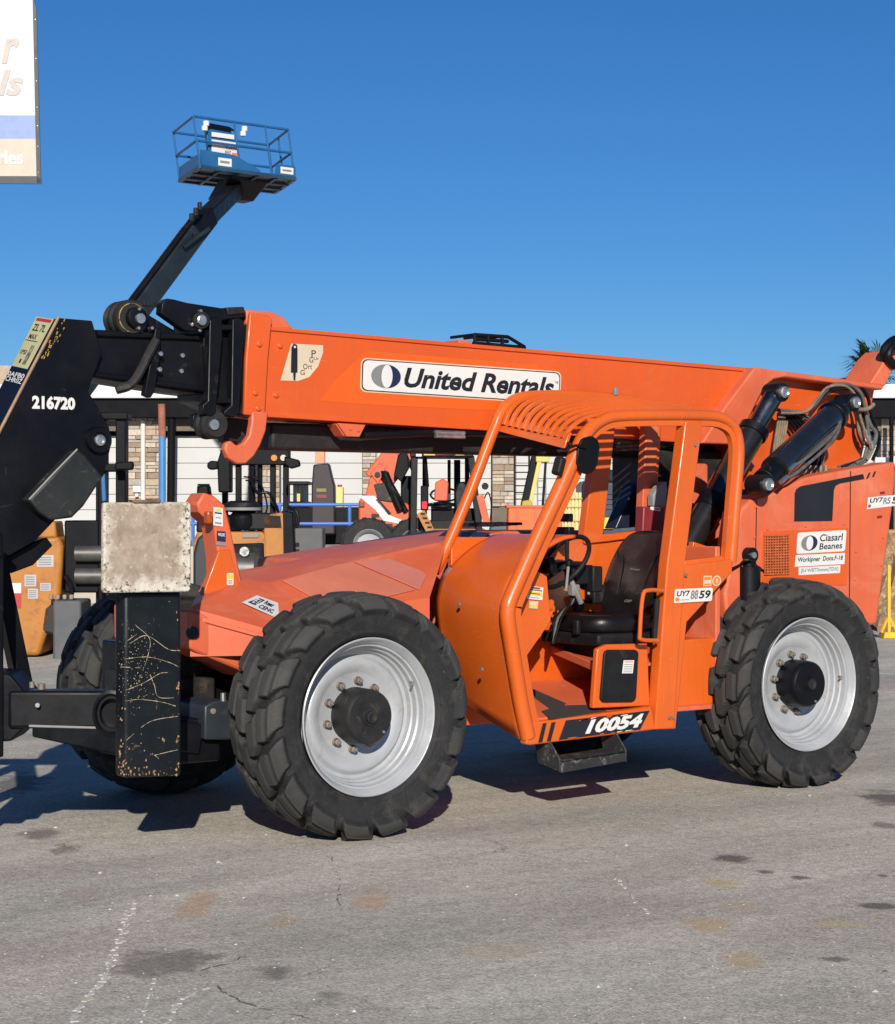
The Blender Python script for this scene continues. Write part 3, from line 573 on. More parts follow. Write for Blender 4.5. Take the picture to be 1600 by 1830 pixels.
# upright orange plate (boom rest) with gusset
fy = 1.0
f_ = MB().plate([(365, 880), (383, 886), (402, 902), (412, 940), (436, 1052), (434, 1062), (392, 1072), (391, 1000), (383, 940), (356, 915), (352, 900)], fy, 0.16)
rest = part(f_, 'boom_rest', M_fade, bevel=0.012)
MB().plate([(391, 985), (412, 982), (432, 1064), (356, 1082)], fy - 0.06, 0.05).build('gusset', M_cab, rest, 0.006)
MB().box(P(372, 925, fy - 0.02), (0.035, 0.05, 0.07)).build('marker_lamp', mat('amber_lens', (0.35, 0.07, 0.01), 0.2), rest, 0.008)
decal('warning_label', YQ(fy - .003, (381, 906), (398, 908), (398, 941), (381, 939)), [(M_white, 'poly', FULL, 0), (M_yel, 'poly', box_(.25, .78, .75, .93), 1), (M_ink, 'poly', box_(.12, .66, .88, .74), 1), (M_inkg, 'poly', box_(.2, .42, .8, .47), 1), (M_inkg, 'poly', box_(.15, .12, .85, .2), 1)], rest)
decal('name_label', YQ(fy - .003, (387, 949), (403, 950), (403, 968), (387, 966)), [(M_navy, 'poly', FULL, 0), (M_white, 'text', 'WILDE', (.12, .5, .88, .82), .03, 0, 1)], rest)
decal('name_label', YQ(fy - .003, (386, 968), (404, 970), (404, 976), (386, 974)), [(M_grey, 'poly', FULL, 0)], rest)
decal('warning_label', YQ(fy - .066, (405, 1024), (417, 1024), (417, 1046), (405, 1046)), [(M_white, 'poly', rrect(0, 0, 1, 1, .15), 0), (M_yel, 'poly', box_(.1, .55, .9, .9), 1), (M_oran, 'poly', box_(.2, .32, .8, .42), 1), (M_oran, 'poly', box_(.2, .14, .8, .24), 1)], rest)
# engine cover on the far side
e = MB(); p0, p1 = P(582, 1001, 1.55), P(905, 949, 1.55)
e.prism([p0, p1, V((3.0, 1.55, p1.z)), V((3.0, 1.55, 0.9)), V((p0.x, 1.55, 0.9))], (0, 0.85, 0)); eng = part(e, 'engine_cover', M_fade, bevel=0.03, seg=3)
sl_ = (p1 - p0).normalized()
for k in range(6):
    q = P(890 + 10 * k, 947 - k * .6, 1.60); MB().beam(q + V((0, 0.05, .03)), q + V((0, .5, .03)), 0.02, 0.02).build('louvre', M_dark, eng)
MB().prism([P(842, 966, 1.52), P(858, 964, 1.52), P(878, 952, 1.52), P(862, 952, 1.52)], (0, .4, 0.012)).build('stripe', M_navy, eng)

# ---------------------------------------------------------------- boom
by, bt = 1.05, 0.46
boom = part(MB().plate([(470, 580), (488, 585), (1000, 630), (1345, 661), (1345, 797), (1330, 796), (865, 767), (479, 743), (460, 742)], by, bt), 'boom', M_boom, bevel=0.012)
MB().plate([(455, 581), (1335, 657), (1335, 664), (455, 588)], by - 0.012, bt + 0.024).build('top_flange', M_boom, boom, 0.004)
MB().plate([(476, 738), (865, 762), (1290, 788), (1290, 795), (865, 769), (476, 745)], by - 0.010, bt + 0.02).build('bottom_flange', M_boom, boom, 0.004)
# front collar of the outer boom section
MB().plate([(440, 553), (488, 558), (507, 566), (525, 588), (487, 588), (440, 580)], by + 0.02, bt - 0.04).build('wear_pad_housing', M_fade, boom, 0.01)
cl = MB().plate([(447, 560), (480, 563), (487, 570), (480, 640), (474, 745), (437, 741), (440, 640)], by - 0.03, 0.03); cl.build('collar', M_boom, boom, 0.008)
for a, b_ in ((463, 615), (456, 702), (500, 618), (493, 706), (461, 730)): MB().lathe([(-0.0, 0.016), (-0.008, 0.016), (-0.012, 0.011), (-0.012, 0.0005)], c=P(a, b_, by - (0.03 if a < 480 else 0)), n=14).build('bolt', M_boom, boom)
hk = [(480, 735), (476, 770), (466, 796), (455, 815), (440, 829), (424, 829), (408, 818), (402, 803), (404, 792), (413, 787), (424, 797), (436, 792), (446, 778), (450, 755), (451, 735)]
MB().plate(hk, by - 0.035, 0.05).build('lifting_hook', M_fade, boom, 0.010)
MB().plate([(402, 780), (430, 780), (424, 800), (405, 800)], by + 0.25, 0.06).build('hook_stop', M_maroon, boom, 0.006)
br = MB().plate([(604, 756), (654, 759), (643, 781), (620, 780)], by - 0.03, 0.02); br.build('bracket', M_fade, boom, 0.004)
MB().plate([(600, 757), (608, 757), (624, 781), (614, 779)], by - 0.012, 0.1).build('bracket_rib', M_fade, boom, 0.004)
for a, b_ in ((626, 766), (640, 769)): MB().lathe([(0, 0.010), (-0.007, 0.010), (-0.008, 0.0005)], c=P(a, b_, by - 0.03), n=10).build('bolt', M_fade, boom)
# underside hoses
for k, (dy, r, m) in enumerate(((0.03, 0.020, M_blk), (0.09, 0.016, M_hoseg))):
    MB().tube(spline([P(650, 778 + 2 * k, by + dy), P(710, 776 + 2 * k, by + dy), P(780, 772 + 3 * k, by + dy), P(880, 772 + 5 * k, by + dy), P(1000, 776 + 4 * k, by + dy), P(1150, 783 + 4 * k, by + dy), P(1240, 800, by + dy)], 4), r, 8).build('hydraulic_hose', m, boom)
for k in range(2): MB().cyl(P(778, 772 + 7 * k, by + 0.0), P(830, 774 + 7 * k, by + 0.0), 0.013, 12).build('hose_fitting', M_bright, boom)
ub = MB().bx(0.1, 3.9, by + 0.16, by + 0.40, 2.14, 2.30); ub.build('retract_cylinder', M_dark, boom, 0.02)
# United Rentals board
bq = YQ(by, (645, 639), (1003, 664), (1001, 723), (643, 700))
uy = by - 0.0
M_print = MB
it = [(M_beige, 'poly', rrect(0, 0, 1, 1, .028, 6), 0), (M_ink, 'poly', rrect(.006, .035, .994, .965, .026, 6), 1), (M_white, 'poly', rrect(.011, .065, .989, .935, .024, 6), 2)]
it += [(M_inkg, 'poly', ell(.118, .5, .070, .35, 24, 90, 270), 3), (M_navy, 'poly', ell(.118, .5, .070, .35, 24, -90, 90), 3), (M_white, 'poly', [(.122 + .026 * math.cos(R_(t)), .5 + .34 * math.sin(R_(t))) for t in range(0, 360, 12)], 4)]
it += [(M_ink, 'text', 'United Rentals', (.205, .21, .962, .80), .032, .25, 3), (M_inkg, 'text', 'TM', (.966, .62, .982, .70), .01, 0, 3)]
decal('name_board', bq, it, boom)
pp = MB(); pp.add([P(a, b_, by - .0018) for a, b_ in ((572, 716), (598, 680), (655, 627), (960, 652), (968, 663), (1000, 662), (1003, 726), (870, 733), (640, 722))], [tuple(range(9))]); pp.build('stripe_print', M_deep, boom, smooth=0)
# load chart with a small boom drawing
ch = [(520, 614), (577, 617), (577, 630), (568, 655), (552, 674), (532, 681), (501, 680)]
q = YQ(by, (500, 612), (578, 612), (578, 684), (500, 684))
def nrm_(a, b_): return ((a - 500) / 78.0, 1 - (b_ - 612) / 72.0)
it = [(M_beige, 'poly', [nrm_(*p) for p in ch], 0), (M_ink, 'poly', [nrm_(*p) for p in ((520, 621), (524, 614), (530, 616), (531, 624), (531, 666), (519, 666))], 1), (M_ink, 'poly', [nrm_(*p) for p in ((523, 666), (528, 666), (527, 680), (524, 680))], 1), (M_white, 'poly', ell(*nrm_(526, 620), .025, .028, 14), 2)]
for s_, a, b_, s2, t2 in (('G', 536, 670, 8, 9), ('Ort', 541, 660, 16, 10), ('G', 552, 648, 7, 10), ('P', 556, 638, 8, 12), ('Lk', 560, 643, 9, 5)):
    u, v_ = nrm_(a, b_); it.append((M_ink, 'text', s_, (u, v_, u + s2 / 78, v_ + t2 / 72), .0, 0, 1))
decal('load_chart', q, it, boom)
# tubular guard and bracket on top
gt = MB(); yg = by + 0.12
for py in (598, 606): gt.tube([P(848, py, yg), P(908, py + 4, yg)], 0.012, 8); gt.tube([P(848, py, yg + .25), P(908, py + 4, yg + .25)], 0.012, 8)
for a in (848, 872, 897): gt.tube([P(a, 598 + (a - 848) * .06, yg), P(a + 2, 619 + (a - 848) * .06, yg)], 0.012, 8); gt.tube([P(a, 598 + (a - 848) * .06, yg), P(a, 598 + (a - 848) * .06, yg) + V((0, .25, 0))], 0.010, 8)
gt.tube([P(908, 602, yg), P(938, 620, yg)], 0.012, 8); gt.tube([P(846, 614, yg), P(938, 622, yg)], 0.016, 8); gt.tube([P(846, 614, yg + .25), P(938, 622, yg + .25)], 0.016, 8)
gt.build('light_guard', M_blk, boom)
MB().plate([(820, 607), (842, 609), (842, 617), (820, 615)], by + 0.05, 0.15).build('bracket', M_fade, boom, 0.004)

# rear part of the boom: proud surround with a recessed side
shell = MB(); ys = by - 0.10
sh = [(1318, 655), (1345, 655), (1582, 686), (1582, 692), (1400, 676), (1378, 680), (1364, 692), (1316, 790), (1240, 800), (1300, 700)]
shell.plate([(1350, 656), (1582, 687), (1578, 697), (1403, 674), (1384, 678), (1368, 690), (1342, 742), (1318, 795), (1255, 792), (1300, 722)], ys, 0.11); shell.build('rear_surround', M_fade, boom, 0.012)
MB().plate([(1310, 690), (1345, 660), (1565, 690), (1545, 800), (1538, 832), (1500, 850), (1300, 880)], by + 0.02, 0.40).build('rear_section', M_boom, boom, 0.01)
MB().plate([(1555, 688), (1583, 690), (1600, 655), (1625, 640), (1600, 625), (1585, 640)], by + 0.15, 0.3).build('hose_tower', M_fade, boom, 0.012)
MB().tube(spline([P(1590, 655, by + .2), P(1580, 632, by + .15), P(1592, 612, by + .15), P(1612, 606, by + .2), P(1640, 625, by + .2)], 5), 0.035, 10).build('hose_loop', M_blk, boom)
MB().tube(spline([P(1600, 655, by + .12), P(1588, 636, by + .1), P(1600, 620, by + .1), P(1630, 625, by + .1)], 5), 0.03, 10).build('hose_loop', M_blk, boom)

# black telescoping sections
iy = 1.13
b2 = part(MB().plate([(362, 562), (447, 560), (440, 742), (370, 715)], by + 0.05, bt - 0.1), 'second_boom_section', M_blk, bevel=0.01)
def bar_px(pts, y, t, name, m, parent, bv=0.006): return MB().plate(pts, y, t).build(name, m, parent, bv)
bar_px([(375, 572), (388, 566), (397, 572), (398, 600), (386, 738), (378, 744), (364, 740), (362, 724), (372, 716)], by - 0.03, 0.06, 'clamp_plate', M_blk, b2)
bar_px([(416, 570), (428, 568), (437, 574), (436, 610), (428, 738), (420, 746), (402, 742), (400, 736), (414, 724)], by - 0.03, 0.06, 'clamp_plate', M_blk, b2)
for py, s in ((584, 0.02), (715, 0.02)): MB().beam(P(386, py, by - .01), P(425, py + 2, by - .01), 0.03, 0.025).build('clamp_bar', M_blk, b2)
bar_px([(441, 580), (447, 580), (440, 740), (434, 740)], by - 0.01, 0.05, 'wear_pad', M_dark, b2)
# top linkage
bar_px([(290, 542), (299, 533), (312, 535), (335, 541), (400, 551), (440, 556), (440, 566), (400, 572), (372, 585), (345, 592), (330, 590), (288, 560)], by + 0.0, 0.07, 'chain_bracket', M_blk, b2)
bar_px([(405, 549), (436, 548), (440, 560), (408, 563)], by - 0.01, 0.3, 'sensor_box', M_dark, b2)
for dy in (0.0,): MB().cyl(P(360, 572, by - 0.035), P(360, 572, by + 0.3), 0.048, 22).build('pin_boss', M_blk, b2)
MB().lathe([(0, 0.030), (-0.014, 0.030), (-0.018, 0.024), (-0.018, 0.0005)], c=P(360, 572, by - 0.035), n=20).build('pin', M_bright, b2)
for a, b_ in ((358, 556), (342, 580), (356, 590)): MB().lathe([(0, 0.010), (-0.012, 0.010), (-0.014, 0.0005)], c=P(a, b_, by - .002), n=8).build('bolt', M_bright, b2)
ch_ = MB()
ca, cb_ = P(246, 541, by + .1), P(300, 548, by + .1)
for k in range(16): ch_.box(ca.lerp(cb_, (k + .5) / 16), (0.014, 0.03 if k % 2 else 0.045, 0.022))
ch_.build('leaf_chain', M_dark, b2)
# lower roller
MB().lathe([(-0.02, 0.072), (0.0, 0.085), (0.03, 0.085), (0.05, 0.07), (0.07, 0.085), (0.10, 0.085), (0.11, 0.06)], c=P(384, 758, by), n=28, capped=True).build('roller', M_dark, b2)
bar_px([(345, 742), (356, 738), (375, 742), (395, 745), (402, 758), (398, 775), (385, 782), (370, 776), (346, 762)], by + .10, .05, 'roller_bracket', M_blk, b2)
MB().lathe([(0, 0.03), (-0.012, 0.03), (-0.014, 0.0005)], c=P(382, 759, by - 0.02), n=16).build('pin', M_bright, b2)
bar_px([(395, 745), (450, 750), (448, 790), (402, 790)], by + .2, .08, 'hose_guide', M_dark, b2)

inner_ = part(MB().plate([(150, 588), (384, 598), (380, 706), (330, 700), (150, 672)], iy, 0.30), 'inner_boom_section', M_blk, bevel=0.008)
MB().tube([P(172, 596, iy - .01), P(380, 604, iy - .01)], 0.018, 10).build('edge_tube', M_blk, inner_)
MB().tube([P(165, 668, iy - .01), P(378, 698, iy - .01)], 0.016, 10).build('edge_tube', M_blk, inner_)
bar_px([(278, 586), (288, 586), (286, 640), (277, 700), (270, 711), (258, 706), (270, 640)], iy - 0.05, 0.05, 'side_bracket', M_blk, inner_)
MB().tube(spline([P(279, 608, iy - .05), P(266, 632, iy - .06), P(248, 668, iy - .06), P(232, 688, iy - .05), P(208, 696, iy - .03)], 5), [0.026] * 16 + [0.03] * 5, 8).build('guard_strap', M_dark, inner_)
for a, b_ in ((326, 635), (324, 663), (287, 632), (285, 660)): MB().lathe([(0, 0.013), (-0.008, 0.013), (-0.010, 0.0005)], c=P(a, b_, iy - (0.0 if a > 300 else .05)), n=10).build('bolt', M_bright, inner_)
pc = P(236, 568, iy - .02)
pu = MB().lathe([(0.0, 0.06), (-0.0, 0.098), (0.02, 0.104), (0.035, 0.092), (0.06, 0.092), (0.075, 0.104), (0.09, 0.104), (0.10, 0.092), (0.13, 0.092), (0.145, 0.104), (0.16, 0.10), (0.16, 0.05)], c=pc, n=40, capped=True); pu.build('chain_pulley', M_dark, inner_, smooth=25)
MB().lathe([(-0.001, 0.083), (-0.006, 0.083), (-0.006, 0.078), (-0.001, 0.078)], c=pc, n=40).build('paint_ring', mat('worn_yellow_ring', (0.42, 0.27, 0.05), 0.7, var=0.3, vs=12, dirt=[((0.03, 0.025, 0.02), .45, .55, 14, .4)]), inner_)
MB().lathe([(-0.0, 0.062), (-0.035, 0.058), (-0.038, 0.05), (-0.038, 0.0005)], c=pc + V((0.02, 0, 0)), n=24).build('pulley_hub', M_blk, inner_)
MB().lathe([(-0.036, 0.030), (-0.052, 0.028), (-0.053, 0.0005)], c=pc + V((0.03, 0, -0.005)), n=20).build('pin', M_bright, inner_)
for a, b_ in ((243, 553), (242, 587), (266, 587)): MB().lathe([(0, 0.009), (-0.045, 0.009), (-0.046, 0.0005)], c=P(a, b_, iy - .02), n=8).build('bolt', M_bright, inner_)
bar_px([(262, 560), (312, 590), (312, 600), (230, 600)], iy + .02, .1, 'pulley_bracket', M_blk, inner_)

# boom head
hy = 1.08
head = part(MB().plate([(105, 568), (165, 573), (182, 632), (158, 698), (196, 765), (198, 800), (186, 850), (140, 895), (100, 928), (62, 968), (0, 1003), (-70, 1010), (-80, 930), (0, 770)], hy, 0.32), 'boom_head', M_blk, bevel=0.006)
dt = hy - 0.003
MB().tube([P(105, 566, hy - .004), P(52, 668, hy - .004), P(0, 769, hy - .004), P(-40, 850, hy - .004)], 0.009, 6).build('weld_bead', mat('tan_weld', (0.30, 0.19, 0.11), 0.7, var=0.3, vs=20), head)
MB().lathe([(0.01, 0.075), (-0.02, 0.075), (-0.03, 0.068), (-0.03, 0.045), (-0.022, 0.04), (-0.022, 0.0005)], c=P(175, 787, hy), n=32).build('head_pin_boss', M_blk, head)
MB().lathe([(-0.02, 0.032), (-0.034, 0.030), (-0.036, 0.020), (-0.028, 0.018), (-0.028, 0.0005)], c=P(175, 787, hy), n=22).build('pin', M_bright, head)
MB().plate([(52, 893), (138, 803), (152, 812), (185, 852), (150, 905), (130, 925), (92, 930), (70, 915)], hy - 0.09, 0.11).build('cover_box', mat('scuffed_black_cover', (0.016, 0.018, 0.017), 0.45, var=0.3, dirt=[((0.16, 0.15, 0.13), .58, .8, 12, 1.0)], bump=.1), head, 0.014, None, 3)
MB().tube([P(52, 893, hy - .09), P(96, 846, hy - .092), P(138, 803, hy - .09)], 0.006, 6).build('worn_edge', M_grey, head)
MB().plate([(0, 1003), (62, 968), (84, 960), (95, 975), (60, 1010), (20, 1025)], hy + .06, .2).build('lower_lug', M_blk, head, 0.008)
decal('serial_number', YQ(hy, (57, 706), (134, 710), (134, 733), (57, 731)), [(M_white, 'text', '216720', (0, 0, 1, 1), .05, 0, 0)], head)
# the front face of the head carries the capacity plate
def HF(px, py):     # point on the plane spanned by the head's front edge and the transverse axis
    o = P(105, 568, hy); e1 = (P(0, 770, hy) - o).normalized(); n = e1.cross(V((0, 1, 0))).normalized(); r = ray(px, py); return CAM + r * ((o - CAM).dot(n) / r.dot(n))
fq = [HF(66, 566), HF(97, 571), HF(50, 660), HF(22, 654)]
decal('capacity_plate', fq, [(M_cream, 'poly', FULL, 0), (M_red, 'poly', box_(.08, .92, .92, .98), 1), (M_ink, 'text', 'ZL 7L', (.12, .72, .85, .86), .02, 0, 1), (M_ink, 'text', 'MAX', (.15, .56, .6, .66), .02, 0, 1), (M_ink, 'poly', box_(.05, .52, .75, .535), 1), (M_ink, 'text', 'EA 5r5 6A', (.55, .06, .75, .46), .02, 0, 1), (M_ink, 'text', '1PSI', (.1, .25, .45, .34), .02, 0, 1), (M_ink, 'text', '1', (.3, .08, .4, .16), .02, 0, 1)], head)
decal('maker_plate', [HF(17, 663), HF(46, 669), HF(38, 687), HF(9, 680)], [(M_white, 'text', '0AFB0', (0, .52, 1, 1), .02, 0, 0), (M_white, 'text', 'CHR0Z', (0, 0, 1, .48), .02, 0, 0)], head)
sp = MB(); rn = random.Random(2)
for k in range(26):
    t = rn.random(); a, b_ = 118 - 40 * t + rn.uniform(-6, 6), 576 + 60 * t + rn.uniform(-9, 9); p = P(a, b_, hy - .0035); r = rn.uniform(.003, .008)
    sp.add([p + V((r * math.cos(x), 0, r * 1.6 * math.sin(x + .6))) for x in (0, 1.6, 3.0, 4.5)], [(0, 1, 2, 3)])
o_st = sp.build('yellow_overspray', mat('dull_yellow_spot', (0.30, 0.20, 0.04), .7, var=.3), head, smooth=0); o_st['kind'] = 'stuff'
# head support struts down to the carriage
MB().beam(P(-10, 985, hy + .1), P(40, 1225, hy + .1), 0.10, 0.09).build('carriage_arm', M_blk, head, 0.01)
MB().beam(P(-45, 985, hy - .1), P(-25, 1240, hy - .1), 0.10, 0.12).build('carriage_arm', M_blk, head, 0.01)

# swung fork carriage: lower tube, and its frame off to the left
car = part(MB().beam(PD(18, 1266, 10.2), PD(206, 1266, 10.25), 0.16, 0.195), 'carriage_tube', M_blk, bevel=0.018, seg=3)
ct = MB(); c0 = PD(200, 1275, 10.12); d_ = RGT
prof = [(0.0, 0.105), (-0.02, 0.11), (-0.025, 0.095), (-0.012, 0.082), (-0.012, 0.07), (0.05, 0.068), (0.05, 0.0005)]
rows = []
for hgt, r in prof: rows.append([c0 + FWD * (hgt - 0.01) + (RGT * math.cos(t) * .78 + V((0, 0, 1)) * math.sin(t)) * r * 1.12 for t in [6.28318 * k / 28 for k in range(28)]])
ct.loft(rows, True); ct.build('pivot_ring', M_blk, car)
for a, b_, r in ((57, 1221, .014), (74, 1224, .02)): MB().lathe([(0, r), (0.03, r), (0.032, .0005)], c=PD(a, b_ + 8, 10.2), axis='z', n=12).build('bolt', M_nut, car)
q = PD(68, 1260, 10.105); MB().cyl(q, q - FWD * .014, .012, 10).build('bolt', M_bright, car)
MB().beam(PD(52, 1297, 10.13), PD(200, 1301, 10.18), 0.03, 0.012).build('worn_lip', M_grey, car, 0.003)
MB().prism([PD(-80, 1195, 10.15), PD(18, 1205, 10.15), PD(48, 1240, 10.15), PD(50, 1296, 10.15), PD(20, 1325, 10.15), PD(-80, 1330, 10.15)], FWD * 0.3).build('carriage_end', M_blk, car, 0.012)
# fork carriage hanging from the head, just left of the picture: lattice frame and two forks
CD = 10.15
def CP(px, z, d=CD):
    p = PD(px, CY, d); p.z = z; return p
xs = (-300, -158, -15)
for z_, w_ in ((.52, .16), (1.62, .12)): MB().beam(CP(xs[0], z_), CP(xs[-1], z_), .10, w_).build('carriage_rail', M_blk, car, .01)
for x_ in (xs[0], xs[-1]): MB().beam(CP(x_, .5), CP(x_, 1.66), .09, .10).build('carriage_post', M_blk, car, .01)
for i in range(2):
    for s_ in (0, 1): MB().beam(CP(xs[i], (.58, 1.58)[s_]) + FWD * (.012 * s_), CP(xs[i + 1], (1.58, .58)[s_]) + FWD * (.012 * s_), .06, .13).build('lattice_bar', M_blk, car, .006)
for x_ in (-250, -70):
    p = CP(x_, .45); MB().beam(p, p - FWD * 1.1 - V((0, 0, .02)), .12, .05).build('fork', M_blk, car, .01)
    MB().beam(p - V((0, 0, .02)), p + V((0, 0, .5)), .12, .05, up=FWD).build('fork_shank', M_blk, car, .01)
MB().beam(CP(-60, 1.55) + FWD * .2, P(-45, 985, hy + .15), .14, .14).build('carriage_link', M_blk, car, .01)

# ---------------------------------------------------------------- outrigger on the near side
oy = 0.12
arm = part(MB().plate([(222, 1056), (325, 1056), (326, 1387), (222, 1391)], oy, 0.11), 'outrigger_arm', M_blk2, bevel=0.022, seg=3)
pad = part(MB().plate([(186, 898), (338, 897), (342, 902), (342, 1053), (337, 1058), (188, 1060), (185, 1055)], oy - 0.06, 0.035), 'outrigger_pad', M_pad, bevel=0.012, seg=3)
MB().plate([(225, 1040), (305, 1040), (305, 1075), (225, 1075)], oy + .02, .2).build('pad_hinge', M_dark, pad, 0.01)
MB().plate([(236, 893), (290, 893), (285, 899), (240, 899)], oy - 0.07, .05).build('pad_lug', M_rust, pad, 0.004)
sr = MB(); rn = random.Random(11)
scr = [[(243, 1118), (268, 1143), (262, 1180), (256, 1195)], [(232, 1150), (262, 1136), (300, 1160), (322, 1163)], [(222, 1178), (262, 1174), (300, 1183), (320, 1192)], [(224, 1234), (258, 1220), (285, 1204), (300, 1202)], [(224, 1253), (250, 1250), (290, 1255), (314, 1262)], [(226, 1323), (258, 1296), (280, 1286), (318, 1280)], [(268, 1205), (276, 1225), (284, 1246), (318, 1247)], [(276, 1350), (300, 1344), (318, 1340)], [(276, 1349), (284, 1356)], [(228, 1145), (245, 1133)], [(215, 1192), (260, 1194)]]
for st in scr:
    pts = spline([P(a, b_, oy - .0025) for a, b_ in st], 5)
    for i in range(len(pts) - 1):
        if rn.random() < .04: continue
        d = (pts[i + 1] - pts[i]); n = V((-d.z, 0, d.x)).normalized() * rn.uniform(.0004, .0016); sr.add([pts[i] + n, pts[i] - n, pts[i + 1] - n, pts[i + 1] + n], [(0, 1, 2, 3)])
for k in range(170):
    a, b_ = rn.gauss(240, 17), rn.gauss(1195, 38)
    if not (212 < a < 318 and 1090 < b_ < 1370): continue
    p = P(a, b_, oy - .0025); r = rn.uniform(.001, .003); sr.add([p + V((r, 0, 0)), p + V((0, 0, r)), p - V((r, 0, 0)), p - V((0, 0, r))], [(0, 1, 2, 3)])
o_st = sr.build('paint_scratches', mat('bare_scratch', (0.46, 0.38, 0.24), .8, var=.3, vs=40), arm, smooth=0); o_st['kind'] = 'stuff'
rb = MB()
for k in range(90):
    a, b_ = 212 + 112 * rn.random(), 1386 - abs(rn.gauss(0, 1)) * (16 if rn.random() < .5 else 5) * (1.6 if rn.random() < .3 else 1)
    if rn.random() < .4: a = 213 + abs(rn.gauss(0, 6)); b_ = 1386 - abs(rn.gauss(0, 50))
    if rn.random() < .15: a = 320 - abs(rn.gauss(0, 2)); b_ = rn.choice((1105, 1165, 1225, 1330, 1362)) + rn.gauss(0, 9)
    p = P(a, max(1080, b_), oy - .002); r = rn.uniform(.002, .008); rb.add([p + V((r * math.cos(x) * rn.uniform(.4, 1), 0, r * 1.5 * math.sin(x) * rn.uniform(.4, 1))) for x in (0, 1.1, 2.2, 3.2, 4.2, 5.3)], [(0, 1, 2, 3, 4, 5)])
o_st = rb.build('rust_patches', mat('orange_rust', (0.34, 0.19, 0.09), .9, var=.35, vs=30), arm, smooth=0); o_st['kind'] = 'stuff'
xb = part(MB().bx(-0.98, -0.62, 0.55, 2.2, 0.42, 0.66), 'outrigger_crossbeam', M_blk, bevel=0.015)
MB().plate([(366, 1262), (384, 1253), (420, 1253), (420, 1322), (366, 1322)], 0.48, 0.3).build('beam_end', mat('dusty_black_steel', (0.022, 0.028, 0.036), .45, var=.25, dirt=[((.12, .11, .10), .6, .9, 8, .5)]), xb, 0.010)
MB().lathe([(0, .016), (-.01, .016), (-.011, .0005)], c=P(380, 1271, .48), n=10).build('bolt', M_nut, xb)
MB().lathe([(0, .016), (.05, .016), (.052, .0005)], c=P(399, 1255, .5), axis='z', n=10).build('bolt', M_bright, xb)
MB().beam((-1.15, 0.62, 0.62), (-0.75, 0.62, 0.55), 0.2, 0.16).build('pivot_arm', M_blk, xb, 0.01)
# ---------------------------------------------------------------- cab
cy_, cf_ = 0.20, 0.97
def C(px, py): return P(px, py, cy_)
def CFp(px, py): return P(px, py, cf_)
path = [C(944, 1318), C(930, 1250), C(914, 1150), C(908, 1110), C(908, 1088), C(914, 1066), C(960, 962), C(1005, 865), C(1034, 800), C(1050, 772), C(1072, 754), C(1104, 744), C(1190, 742), C(1266, 743), C(1294, 749), C(1312, 764), C(1320, 788), C(1321, 822), C(1315, 900), C(1307, 1004)]
fr_ = spline(path, 4); nfr = len(fr_)
cab = part(MB().tube(fr_, [0.046 if i < 34 else 0.046 - 0.011 * min(1, (i - 34) / 6) for i in range(nfr)], 14), 'cab_frame', M_cab, smooth=60)
cen = C(1120, 1010); lipr = []
for i, p in enumerate(fr_):
    d = (fr_[min(i + 1, nfr - 1)] - fr_[max(i - 1, 0)]).normalized(); n = d.cross(V((0, 1, 0))).normalized(); n = n if n.dot(cen - p) > 0 else -n
    w0, w1 = 0.02, (0.092 if i < 34 else 0.066)
    lipr.append([p + n * w0 + V((0, -.012, 0)), p + n * w1 + V((0, -.012, 0)), p + n * w1 + V((0, .03, 0)), p + n * w0 + V((0, .03, 0))])
MB().loft(lipr, True).build('door_frame_lip', M_cab, cab, 0.004, 50)
MB().tube(spline([CFp(776, 1022), CFp(800, 975), CFp(840, 880), CFp(874, 790), CFp(884, 765), CFp(895, 738), CFp(914, 718), CFp(942, 709), CFp(1010, 707), CFp(1098, 712), CFp(1140, 719), CFp(1170, 735), CFp(1172, 770), CFp(1160, 950)], 4), 0.036, 12).build('far_frame_tube', M_cab, cab, smooth=60)
# door post, rear quarter panel, sill
MB().plate([(1226, 752), (1257, 752), (1225, 1010), (1206, 1303), (1171, 1304), (1193, 1010)], cy_ - .035, 0.085).build('door_post', M_cab, cab, 0.010, None, 3)
MB().plate([(1222, 1012), (1310, 999), (1309, 1023), (1228, 1112), (1208, 1303), (1190, 1303)], cy_ - .028, 0.03).build('quarter_panel', M_cab, cab, 0.006)
MB().plate([(1224, 1002), (1308, 992), (1308, 1008), (1224, 1018)], cy_ - .0, 0.06).build('window_rail', M_cab, cab, 0.006)
MB().plate([(1240, 968), (1300, 988), (1300, 1004), (1238, 985)], cy_ + .35, 0.05).build('rear_rail', M_cab, cab, 0.006)
sill = MB().plate([(948, 1292), (1165, 1263), (1172, 1304), (948, 1332), (940, 1330)], cy_ - .03, 0.06).build('door_sill', M_cab, cab, 0.008)
MB().plate([(1050, 748), (1300, 745), (1306, 758), (1058, 764)], cy_ - .01, 0.03).build('header_rail', M_cab, cab, 0.004)
for a, b_ in ((1243, 795), (1226, 1028), (1197, 1283), (1204, 1283)): MB().lathe([(0, .012), (-.008, .011), (-.009, .0005)], c=P(a, b_, cy_ - .038), n=10).build('bolt', M_nut, cab)
